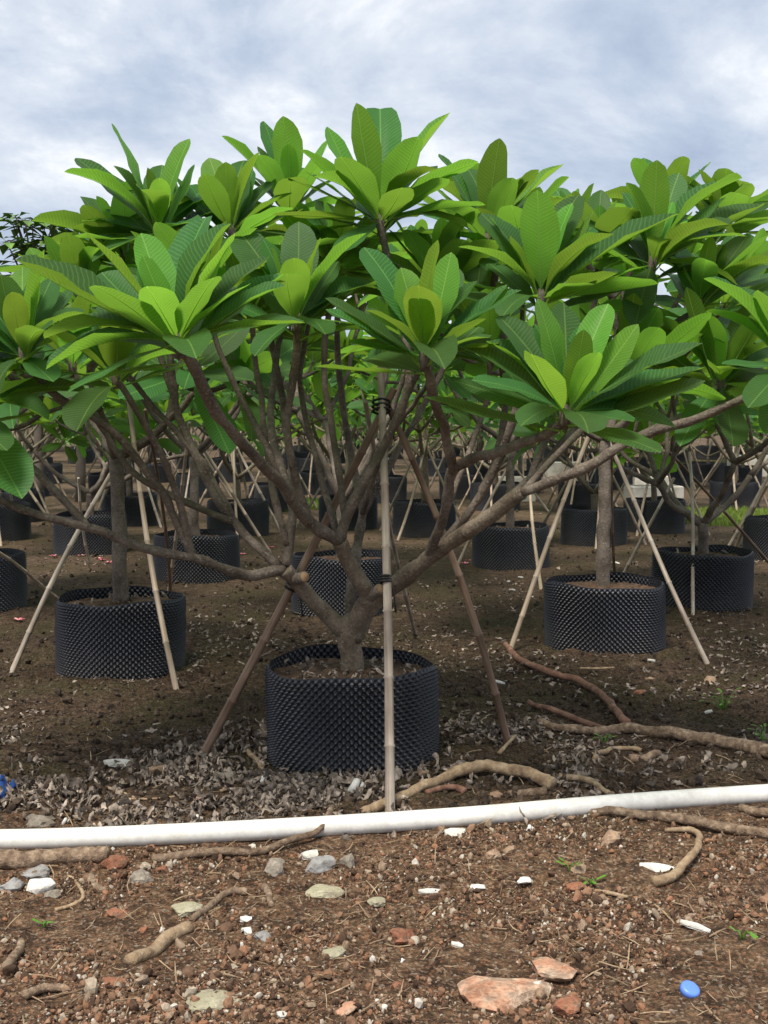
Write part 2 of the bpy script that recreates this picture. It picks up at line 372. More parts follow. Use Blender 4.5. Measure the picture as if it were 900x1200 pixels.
M['brick'] = simple('brick', [(0.12, 0.055, 0.034), (0.26, 0.105, 0.06), (0.35, 0.17, 0.10), (0.38, 0.26, 0.19)], 22, 0.95, 0.7, 70, rnd=0.2, dirt=0.75)
M['brick_pale'] = simple('brick_mortar', [(0.24, 0.095, 0.05), (0.46, 0.25, 0.16), (0.54, 0.38, 0.27), (0.60, 0.49, 0.38)], 13, 0.95, 0.7, 60, rnd=0.1, dirt=0.6)
M['stone'] = simple('stone', [(0.14, 0.12, 0.10), (0.27, 0.24, 0.20), (0.40, 0.37, 0.31)], 18, 0.9, 0.7, 55, rnd=0.2, dirt=0.6)
M['stone_tan'] = simple('stone_tan', [(0.20, 0.13, 0.08), (0.36, 0.25, 0.17), (0.46, 0.35, 0.25)], 18, 0.9, 0.6, 55, rnd=0.2, dirt=0.6)
M['stone_grey'] = simple('stone_grey', [(0.24, 0.24, 0.235), (0.40, 0.405, 0.40)], 18, 0.8, 0.4, 55, rnd=0.15, dirt=0.5)
M['concrete'] = simple('mossy_concrete', [(0.26, 0.24, 0.15), (0.42, 0.40, 0.28), (0.52, 0.50, 0.38)], 16, 0.95, 0.7, 60, rnd=0.1, dirt=0.5)
M['concrete_grey'] = simple('trough_concrete', [(0.32, 0.30, 0.26), (0.46, 0.44, 0.39), (0.55, 0.53, 0.48)], 5, 0.95, 0.4, 30, rnd=0.15)
M['shell'] = simple('shell', [(0.48, 0.46, 0.40), (0.70, 0.69, 0.65), (0.78, 0.77, 0.74)], 25, 0.5, 0.3, 60, rnd=0.1, spec=0.4, dirt=0.25)
M['wood'] = simple('dead_wood', [(0.09, 0.06, 0.042), (0.24, 0.17, 0.115), (0.42, 0.32, 0.23)], 38, 0.9, 0.9, 90, rnd=0.2, dirt=0.45)
M['wood_pale'] = simple('pale_wood', [(0.20, 0.13, 0.08), (0.36, 0.26, 0.16), (0.47, 0.36, 0.24)], 22, 0.85, 0.6, 70, rnd=0.15, dirt=0.35)
M['wood_red'] = simple('red_wood', [(0.12, 0.06, 0.04), (0.24, 0.125, 0.085), (0.33, 0.20, 0.14)], 22, 0.85, 0.6, 70, rnd=0.1, dirt=0.35)
M['blue_sheet'] = simple('blue_sheet', [(0.006, 0.035, 0.17), (0.012, 0.06, 0.26)], 20, 0.4, 0.3, 40, rnd=0, spec=0.5)
M['blue_cap'] = simple('blue_cap', [(0.10, 0.22, 0.70), (0.13, 0.27, 0.78)], 10, 0.4, 0.05, 40, rnd=0, spec=0.5)
M['petal'] = simple('petal', [(0.70, 0.10, 0.17), (0.75, 0.22, 0.28), (0.78, 0.55, 0.50)], 14, 0.7, 0.1, rnd=0.1)
M['roof'] = simple('roof_sheet', [(0.52, 0.51, 0.50), (0.62, 0.61, 0.60)], 1, 0.6, 0.0, rnd=0)
M['wall_far'] = simple('shed_wall', [(0.40, 0.39, 0.36), (0.5, 0.49, 0.46)], 1, 0.9, 0.0, rnd=0)
M['bark_far'] = simple('far_bark', [(0.07, 0.06, 0.05), (0.13, 0.11, 0.09)], 5, 0.9, 0.0, rnd=0.1)

# ------------------------------------------------------------------ ground
def axis(lo, hi, fine, far, grow=1.12):
    mid_ = list(np.arange(lo, hi, fine)); a = []; s = fine; x = lo
    while x > -far:
        s *= grow; x -= s; a.append(x)
    b = []; s = fine; x = mid_[-1]
    while x < far:
        s *= grow; x += s; b.append(x)
    return np.array(a[::-1] + mid_ + b)
gx = axis(-2.6, 2.6, 0.02, 900); gy = axis(2.7, 8.2, 0.02, 900)
X, Y = np.meshgrid(gx, gy); Z = gh(X, Y)
V = np.stack([X.ravel(), Y.ravel(), Z.ravel()], 1); nx = len(gx); ny = len(gy)
ii = (np.arange(ny - 1)[:, None] * nx + np.arange(nx - 1)[None, :]).ravel()
F = np.stack([ii, ii + 1, ii + nx + 1, ii + nx], 1)
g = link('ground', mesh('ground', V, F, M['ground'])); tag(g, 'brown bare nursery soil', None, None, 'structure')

# ------------------------------------------------------------------ pots
POT_R, POT_H = 0.37, 0.44
def pot_wall(seed):
    rng = np.random.default_rng(seed); C, Rr = 70, 13; su, sv = 6, 6
    nu, nv = C * su, Rr * sv + 1
    U = np.arange(nu) / nu; W = np.arange(nv) / (nv - 1)
    u, w = np.meshgrid(U, W)
    d = np.cos(2 * np.pi * u * C) * np.cos(2 * np.pi * w * Rr + 0.0)
    d = np.where(d > 0, np.minimum(d * 1.25, 1.0) ** 1.1, -0.25 * np.abs(d))
    rim = np.clip((1 - w) / 0.05, 0, 1)
    a = 2 * np.pi * u
    ph = rng.random(4) * 6.28
    oval = 1 + 0.018 * np.cos(2 * a + ph[0]) + 0.012 * np.cos(3 * a + ph[1])
    r = POT_R * oval * (1 + 0.03 * (w - 0.4) * np.cos(a + ph[2])) + 0.025 * d * rim
    z = POT_H * w + w * (0.010 * np.cos(2 * a + ph[3]) + 0.006 * np.cos(5 * a + ph[1]))
    # seam: the sheet overlaps itself over a short arc
    r = r + 0.010 * np.clip(1 - np.abs(u - 0.5) / 0.02, 0, 1)
    V = np.stack([r * np.cos(a), r * np.sin(a), z], -1).reshape(-1, 3); F = []
    for j in range(nv - 1):
        for i in range(nu):
            k = (i + 1) % nu; F.append((j * nu + i, j * nu + k, (j + 1) * nu + k, (j + 1) * nu + i))
    me = mesh('pot_wall', V, F, M['pot'], True); return me
POTW = [pot_wall(s) for s in (1, 2, 3)]
def pot_soil(seed, h=0.382):
    rng = np.random.default_rng(seed); V = [(0, 0, h + 0.025)]; F = []; n = 36; rings = 10
    for r in range(1, rings + 1):
        for i in range(n):
            a = 2 * math.pi * i / n; R = (POT_R - 0.006) * r / rings
            V.append((R * math.cos(a), R * math.sin(a), h + 0.025 * (1 - r / rings) + (rng.random() - 0.5) * 0.022))
    for i in range(n): F.append((0, 1 + i, 1 + (i + 1) % n))
    for r in range(rings - 1):
        for i in range(n):
            a = 1 + r * n; k = (i + 1) % n; F.append((a + i, a + n + i, a + n + k, a + k))
    return mesh('soil', V, F, M['potsoil'])
SOILS = [pot_soil(s) for s in (4, 5, 6)]
SOIL_Z = 0.392

# dry curled leaf pieces -------------------------------------------------
def dry_piece(seed):
    """a shrivelled leaf scrap: a ribbon rolled and twisted along its length, with cupped ragged edges"""
    rng = np.random.default_rng(seed); nl, nc = 8, 4
    W_ = rng.uniform(.16, .34); h = np.array([0., 1., 0.]); n = np.array([0., 0., 1.]); p = np.zeros(3); V = []
    kb = rng.uniform(-.75, .75); kt = rng.uniform(-.6, .6); cup = rng.uniform(.6, 1.5) * rng.choice([-1, 1])
    for i in range(nl):
        t_ = i / (nl - 1); x = np.cross(h, n); w = W_ * (math.sin(math.pi * (.1 + .82 * t_)) ** .7) * rng.uniform(.65, 1.15)
        for j in range(nc):
            u = j / (nc - 1) * 2 - 1; a_ = cup * u * 1.3
            V.append(p + x * (math.sin(a_) / 1.3 / abs(cup)) * w * .8 + n * (1 - math.cos(a_)) / 1.3 / cup * w * .8)
        p = p + h / nl
        k = kb + rng.normal(0, .35); c, s_ = math.cos(k), math.sin(k); h, n = c * h + s_ * n, c * n - s_ * h
        k = kt + rng.normal(0, .3); c, s_ = math.cos(k), math.sin(k); n = c * n + s_ * np.cross(h, n)
    V = np.array(V) + rng.normal(0, .015, (nl * nc, 3)); V -= V.mean(0); V[:, 2] *= .5
    F = [(i * nc + j, i * nc + j + 1, (i + 1) * nc + j + 1, (i + 1) * nc + j) for i in range(nl - 1) for j in range(nc - 1)]
    return V, F
DRY = [dry_piece(s) for s in range(26)]
def ico(sub=1):
    import bmesh
    bm = bmesh.new(); bmesh.ops.create_icosphere(bm, subdivisions=sub, radius=1)
    v = np.array([x.co[:] for x in bm.verts]); f = [tuple(q.index for q in p.verts) for p in bm.faces]; bm.free(); return v, f
ICO1, ICO2, ICO3 = ico(1), ico(2), ico(3)
def rotm(rng, flat=False):
    a = rng.random() * 6.283; c, s = math.cos(a), math.sin(a); Rz = np.array([[c, -s, 0], [s, c, 0], [0, 0, 1]])
    q = rng.normal(0, 0.35 if flat else 1.2, 2); cx, sx, cy, sy = math.cos(q[0]), math.sin(q[0]), math.cos(q[1]), math.sin(q[1])
    Rx = np.array([[1, 0, 0], [0, cx, -sx], [0, sx, cx]]); Ry = np.array([[cy, 0, sy], [0, 1, 0], [-sy, 0, cy]])
    return Rz @ Ry @ Rx

def scatter(name, pieces, pts, sizes, mat, rng, flat=False, sink=0.2, smooth=False):
    VV, FF, n = [], [], 0
    for (x, y, z), s in zip(pts, sizes):
        v, f = pieces[int(rng.integers(len(pieces)))]
        w = (v * s) @ rotm(rng, flat).T; w[:, 2] -= w[:, 2].min() * (1 - sink); w += (x, y, z)
        VV.append(w); FF += [tuple(i + n for i in q) for q in f]; n += len(v)
    return mesh(name, np.concatenate(VV), FF, mat, smooth)

POTS = []
def pot(px, yfront, label, seed, group=None, rz=None, litter=0, near=True, x=None, y=None):
    if x is None:
        p = gnd0(px, yfront); d = p.y + POT_R; x = (px - 450) / FPX * d / (CP) * 1.0
        q = ray(px, yfront); x = q.x / q.y * d
        y = d
    z = ghf(x, y) - 0.015
    rng = np.random.default_rng(seed)
    e_ = empty('grow_pot', (x, y, z), rng.random() * 6.28 if rz is None else rz)
    tag(e_, label, 'plant pot', group)
    link('wall', POTW[seed % 3], e_); link('soil', SOILS[seed % 3], e_)
    if litter:
        r_ = np.sqrt(rng.random(litter)) * (POT_R - 0.05); a = rng.random(litter) * 6.28
        me = scatter('dead_leaves', DRY, [(r_[i] * math.cos(a[i]), r_[i] * math.sin(a[i]), SOIL_Z - 0.003 + 0.012 * (1 - r_[i] / POT_R)) for i in range(litter)], rng.uniform(0.04, 0.09, litter), M['dry'], rng)
        tag(link('dead_leaves', me, e_), kind='stuff')
    POTS.append((x, y)); return Vector((x, y, z + SOIL_Z))

# ------------------------------------------------------------------ plumeria leaves
def leaf_mesh(name, seed, mat, W=0.15, bend=0.25, fold=0.25, rows=12, cols=5, rib=True):
    rng = np.random.default_rng(seed); V = []; UV = []; F = []; fm = []
    ts = np.concatenate([[0, 0.06, 0.12], np.linspace(0.2, 0.86, rows - 6), [0.93, 0.975, 1.0]])
    wave = rng.uniform(0, 6.28); wa = rng.uniform(0.008, 0.022); asym = rng.uniform(0.9, 1.1); side = rng.normal(0, 0.05)
    q = lambda t: max(t - 0.07, 0) / 0.93
    prof = lambda t: (q(t) ** 0.95) * (max(1 - q(t), 0) ** 0.60)
    pm = max(prof(i / 200) for i in range(201))
    cen = []
    y = z = 0.0; ang = bend * 0.5; pt = 0
    for t in ts:
        ang_ = bend * (0.5 - t); y += math.cos(ang_) * (t - pt); z += math.sin(ang_) * (t - pt); pt = t; cen.append((y, z, ang_))
    ch = math.atan2(cen[-1][1], cen[-1][0]); ln = math.hypot(cen[-1][0], cen[-1][1])
    c_, s_ = math.cos(-ch) / ln, math.sin(-ch) / ln
    for t, (y, z, a) in zip(ts, cen):
        w = max(W * prof(t) / pm, 0.0085 * (1 - t))
        if t >= 1: w = 0.002
        elif t > .96: w *= .8
        for j in range(cols):
            u = (j / (cols - 1) - 0.5) * 2; x = u * w * (asym if u > 0 else 2 - asym)
            h = abs(x) * fold - (abs(u) ** 2.5) * w * 0.10 + wa * math.sin(14 * t + wave + (2 if u > 0 else 0)) * abs(u) * (w / W)
            yy = y - math.sin(a) * h; zz = z + math.cos(a) * h
            V.append((x + side * t * (1 - t), yy * c_ - zz * s_, yy * s_ + zz * c_)); UV.append((x, t))
    n = len(ts)
    for i in range(n - 1):
        for j in range(cols - 1):
            F.append((i * cols + j, i * cols + j + 1, (i + 1) * cols + j + 1, (i + 1) * cols + j)); fm.append(0)
    if rib:
        b0 = len(V); idx = range(0, n - 1); k = 0
        for i in idx:
            m_ = V[i * cols + cols // 2]; r = 0.009 * (1 - 0.85 * ts[i])
            for (ax, az) in ((-r * 0.9, 0.0), (0, -r * 1.4), (r * 0.9, 0.0)):
                V.append((m_[0] + ax, m_[1], m_[2] + az - 0.0012)); UV.append((0.2, ts[i]))
            k += 1
        for i in range(k - 1):
            for j in range(2):
                F.append((b0 + i * 3 + j, b0 + i * 3 + j + 1, b0 + (i + 1) * 3 + j + 1, b0 + (i + 1) * 3 + j)[::-1]); fm.append(1)
    return mesh(name, V, F, None, True, UV, [mat, M['rib']], fm)
LEAF = [leaf_mesh('leaf', 100 + i, M['leaf'], W=[.175, .19, .18, .16][i % 4], bend=[.15, .35, .6, -.1, .9, .25][i % 6], fold=[.3, .15, .45, .25, .6][i % 5]) for i in range(12)]
YOUNG = [leaf_mesh('leaf', 200 + i, M['leaf_young'], W=[.175, .185, .155][i % 3], bend=[.1, -.15, .3, .2][i % 4], fold=[.3, .2, .5][i % 3]) for i in range(6)]
FARLEAF = [leaf_mesh('leaf', 300 + i, M['leaf'], W=.175, bend=[.2, .5, .8][i % 3], fold=.3, rows=9, cols=3, rib=False) for i in range(5)]
def leaf_arrays(me):
    v = np.empty(len(me.vertices) * 3); me.vertices.foreach_get('co', v)
    uvd = np.empty(len(me.loops) * 2, np.float32); me.uv_layers[0].data.foreach_get('uv', uvd)
    vi = np.empty(len(me.loops), np.int32); me.loops.foreach_get('vertex_index', vi)
    uvv = np.zeros((len(me.vertices), 2)); uvv[vi] = uvd.reshape(-1, 2)
    return v.reshape(-1, 3), [tuple(p.vertices) for p in me.polygons], uvv, [p.material_index for p in me.polygons]
FL = [leaf_arrays(me)[:3] for me in FARLEAF]; LD = [leaf_arrays(me) for me in LEAF[:6]]; YD = [leaf_arrays(me) for me in YOUNG]

def leaf_frame(d, axis):
    d = d.normalized(); n = axis - d * axis.dot(d)
    if n.length < 0.05: n = Vector((0.3, -0.6, 0.1)) - d * Vector((0.3, -0.6, 0.1)).dot(d)
    n.normalize(); x = d.cross(n); return x, d, n
def leaf_matrix(p, d, axis, length, wid=1.0, roll=0.0):
    x, d, n = leaf_frame(d, axis)
    R = Matrix((x, d, n)).transposed()
    if roll: R = Matrix.Rotation(roll, 3, d) @ R
    return Matrix.Translation(p) @ (R @ Matrix.Diagonal((length * wid, length, length))).to_4x4()
BUD = MB()
for i in range(5):
    a = i * 2.4; s_ = 0.4 + 0.14 * i
    BUD.tube([(0, 0, 0), (0.12 * math.cos(a) * s_, 0.12 * math.sin(a) * s_, 0.5 * s_), (0.16 * math.cos(a) * s_, 0.16 * math.sin(a) * s_, 1.0 * s_)], [0.055, 0.06, 0.006], 5, 2, m=0)
BUD.tube([(0, 0, -0.6), (0, 0, -0.2), (0, 0, 0.12)], [0.125, 0.15, 0.09], 8, 2, rough=0.12, m=1)
BUD_ME = BUD.mesh('leaf_cluster', [M['leaf_young'], M['bark']])
ul = BUD_ME.uv_layers.new(name='uv')
ul.data.foreach_set('uv', [0.2, 0.5] * len(BUD_ME.loops))

def rosette_auto(rng, p, axis, n, scale=1.0, low=True):
    """list of (p, dir, axis, length, wid, roll, young)"""
    out = []; axis = axis.normalized()
    u = axis.orthogonal().normalized(); w = axis.cross(u); a0 = rng.random() * 6.28
    for i in range(n):
        f = i / max(n - 1, 1); az = a0 + i * 2.39996 + rng.normal(0, .15)
        th = math.radians(14 + (80 if low else 60) * f ** 0.9 + rng.normal(0, 8))
        r = u * math.cos(az) + w * math.sin(az)
        d = axis * math.cos(th) + r * math.sin(th)
        ln = scale * (0.26 + 0.17 * min(1, f * 2.2)) * rng.uniform(.86, 1.12)
        pp = p + r * 0.012 - axis * (0.075 * f * scale)
        out.append((pp, d, axis, ln, rng.uniform(.88, 1.1), rng.normal(0, .12), f < 0.28 and rng.random() < 0.75))
    return out
def place_leaf(L_, cluster, inv, rng):
    p, d, ax, ln, wd, roll, yg = L_
    me = (YOUNG if yg else LEAF); me = me[int(rng.integers(len(me)))]
    o = link('leaf', me, cluster)
    o.matrix_parent_inverse = Matrix.Identity(4)
    o.matrix_basis = inv @ leaf_matrix(p, d, ax, ln, wd, roll)
def add_cluster(tree, tree_loc, p, axis, leaves, rng, size=0.125):
    c = link('leaf_cluster', BUD_ME, tree)
    q = Vector((0, 0, 1)).rotation_difference(axis.normalized())
    mb = Matrix.Translation(p - tree_loc) @ q.to_matrix().to_4x4() @ Matrix.Diagonal((size, size, size, 1))
    c.matrix_basis = mb
    inv = (Matrix.Translation(tree_loc) @ mb).inverted()
    for l_ in leaves: place_leaf(l_, c, inv, rng)
    return len(leaves)

# ------------------------------------------------------------------ the setting's pots and trees, front tree first
MAIN_SOIL = pot(413, 912, 'dark dimpled plastic grow pot of the big spreading tree right behind the white pipe', 1, litter=110, rz=2.4)
MX, MY = MAIN_SOIL.x, MAIN_SOIL.y
DY = MY - 3.5
ROOT = MAIN_SOIL - Vector((0, 0, 0.06))
tree = empty('plumeria_tree', ROOT)
tag(tree, 'large spreading plumeria tree behind the white pipe, low forked trunk and huge glossy leaves', 'tree', 'potted plumeria trees')
def PT(q): return at(q[0], q[1], q[2] + DY) - ROOT
def branch(name, pts, r0, r1, parent, mat='bark', loc=True, sides=10, n=4, rough=0.07, knob=True):
    P = [PT(q) for q in pts] if loc else pts
    R = [(r0 + (r1 - r0) * i / (len(P) - 1)) * .93 for i in range(len(P))]
    b_ = MB(); b_.tube(P, R, sides, 8, rough, wob=.0045)
    return link(name, b_.mesh(name, M[mat]), parent)
# trunk with root flare
tb = MB(); p0 = Vector((0, 0, 0)); p_top = PT((408, 738, 3.5))
tb.tube([p0, Vector((0, 0, .05)), Vector((0, 0, 0.13)), p_top * 0.75 + Vector((0, 0, 0.0)), p_top], [0.062, 0.054, 0.050, 0.050, 0.055], 16, 4, 0.05)
tb.tube([p_top, p_top + Vector((0, -.005, .03)), p_top + Vector((0, -.005, .055)), p_top + Vector((0, 0, .075))], [.055, .050, .034, .006], 16, 3, .04)
link('trunk', tb.mesh('trunk', M['bark_mid']), tree)
B = {}
branch('branch', [(407, 745, 3.5), (375, 712, 3.45), (352, 687, 3.4), (333, 667, 3.35)], .048, .034, tree, 'bark_mid')
branch('branch', [(409, 748, 3.5), (424, 714, 3.45), (431, 698, 3.42), (421, 680, 3.38), (410, 660, 3.34), (398, 634, 3.28)], .050, .034, tree, 'bark_mid')
branch('branch', [(411, 748, 3.5), (438, 706, 3.5), (460, 688, 3.45), (500, 655, 3.35), (555, 618, 3.2), (612, 577, 3.05)], .047, .031, tree, 'bark_mid')
branch('branch', [(410, 742, 3.52), (411, 700, 3.6), (416, 655, 3.75), (425, 600, 3.9)], .030, .023, tree)
# pruned stubs
st = MB()
for a_, b_, r_ in (((345, 679, 3.37), (357, 676, 3.30), .026), ((430, 702, 3.42), (446, 690, 3.36), .026), ((531, 552, 2.96), (538, 540, 2.90), .022), ((362, 613, 3.15), (352, 603, 3.1), .022)):
    q0, q1 = PT(a_), PT(b_); st = MB(); st.tube([q0, q1], [r_, r_ * .95], 10, 2, 0.05)
    so = link('pruned_stub', st.mesh('pruned_stub', M['bark']), tree)
    c2 = MB(); dd_ = (q1 - q0).normalized(); c2.tube([q1, q1 + dd_ * .003], [r_ * .82, r_ * .78], 10, 1)
    link('cut_face', c2.mesh('cut_face', M['cut']), so)
PATHS = [
 ('T0', [(333, 667, 3.35), (290, 674, 3.25), (235, 656, 3.1), (175, 645, 3.0), (100, 617, 2.85), (0, 587, 2.7), (-75, 520, 2.55)], .024, .015),
 ('M',  [(228, 655, 3.1), (205, 610, 3.05), (185, 570, 3.0), (130, 505, 2.9), (65, 465, 2.85), (28, 420, 2.75)], .020, .014),
 ('T2', [(104, 618, 2.85), (60, 570, 2.85), (15, 525, 2.85), (-38, 478, 2.75)], .017, .013),
 ('G',  [(327, 664, 3.35), (270, 607, 3.4), (235, 545, 3.5), (205, 470, 3.55), (200, 400, 3.6), (190, 330, 3.6), (185, 275, 3.45)], .022, .014),
 ('Q',  [(276, 613, 3.4), (170, 565, 3.3), (120, 500, 3.3), (85, 430, 3.3)], .018, .013),
 ('H',  [(335, 663, 3.35), (343, 600, 3.45), (338, 520, 3.6), (325, 430, 3.7), (300, 340, 3.7), (272, 275, 3.6)], .022, .014),
 ('A',  [(398, 634, 3.28), (362, 611, 3.15), (333, 572, 2.95), (290, 527, 2.7), (250, 477, 2.45), (228, 430, 2.28), (210, 404, 2.2)], .029, .019),
 ('F',  [(399, 630, 3.28), (405, 610, 3.29), (430, 557, 3.25), (463, 497, 3.2), (480, 440, 3.15), (470, 370, 3.2), (455, 310, 3.25), (446, 262, 3.28)], .026, .015),
 ('B',  [(362, 611, 3.15), (346, 560, 3.1), (336, 500, 3.05), (345, 430, 3.0), (348, 378, 2.92)], .021, .015),
 ('Nn', [(340, 575, 3.02), (318, 500, 3.2), (325, 420, 3.5), (338, 320, 3.8), (340, 250, 3.85)], .018, .013),
 ('K',  [(612, 577, 3.05), (690, 545, 2.95), (750, 510, 2.95), (800, 488, 3.0), (843, 452, 3.05)], .024, .015),
 ('X',  [(742, 514, 2.95), (830, 485, 2.8), (900, 452, 2.7), (925, 430, 2.65)], .019, .014),
 ('D',  [(500, 655, 3.35), (522, 600, 3.1), (533, 548, 2.95), (590, 528, 2.6), (640, 508, 2.35), (663, 488, 2.22)], .026, .018),
 ('C',  [(532, 552, 2.95), (520, 500, 2.75), (505, 450, 2.5), (497, 420, 2.4)], .022, .017),
 ('E',  [(510, 648, 3.33), (565, 580, 3.2), (600, 500, 3.1), (625, 420, 3.05), (634, 352, 2.98)], .023, .015),
 ('J',  [(555, 618, 3.2), (620, 565, 3.3), (680, 495, 3.4), (735, 415, 3.35), (760, 350, 3.25), (764, 312, 3.2)], .022, .015),
 ('I',  [(563, 583, 3.2), (590, 500, 3.5), (585, 400, 3.7), (571, 285, 3.7)], .019, .014),
 ('Lx', [(733, 417, 3.35), (770, 392, 3.3), (818, 360, 3.2)], .018, .014),
 ('S',  [(425, 600, 3.9), (405, 500, 4.1), (395, 400, 4.2), (400, 335, 4.2)], .020, .013),
 ('e1', [(205, 470, 3.55), (178, 390, 3.65), (145, 305, 3.7)], .015, .012),
 ('e2', [(352, 600, 3.13), (300, 500, 3.2), (262, 420, 3.2), (238, 348, 3.2)], .017, .012),
 ('e3', [(405, 612, 3.3), (392, 520, 3.4), (380, 420, 3.5), (394, 308, 3.6)], .017, .012),
 ('e4', [(425, 602, 3.85), (452, 520, 3.7), (500, 410, 3.6), (514, 334, 3.6)], .017, .012),
 ('e5', [(620, 565, 3.28), (655, 470, 3.5), (690, 390, 3.55), (702, 308, 3.55)], .017, .012),
 ('e6', [(612, 578, 3.05), (665, 520, 3.05), (705, 480, 3.05), (735, 440, 3.1)], .016, .012),
 ('e7', [(228, 655, 3.1), (205, 570, 3.0), (170, 500, 2.9), (135, 442, 2.85)], .017, .012),
 ('e8', [(337, 640, 3.38), (318, 560, 3.4), (305, 460, 3.45), (294, 370, 3.45)], .018, .012),
 ('e9', [(575, 560, 3.25), (603, 480, 3.5), (612, 390, 3.7), (615, 304, 3.7)], .016, .012),
 ('e10', [(520, 605, 3.12), (548, 530, 3.2), (570, 470, 3.35), (575, 418, 3.4)], .016, .012),
 ('e11', [(398, 636, 3.3), (372, 540, 3.5), (352, 440, 3.7), (372, 330, 3.9)], .016, .012),
 ('e12', [(276, 613, 3.4), (235, 540, 3.5), (150, 440, 3.6), (95, 350, 3.6)], .016, .012),
 ('U',  [(425, 602, 3.9), (470, 520, 4.1), (520, 430, 4.3), (548, 345, 4.3)], .020, .013),
]
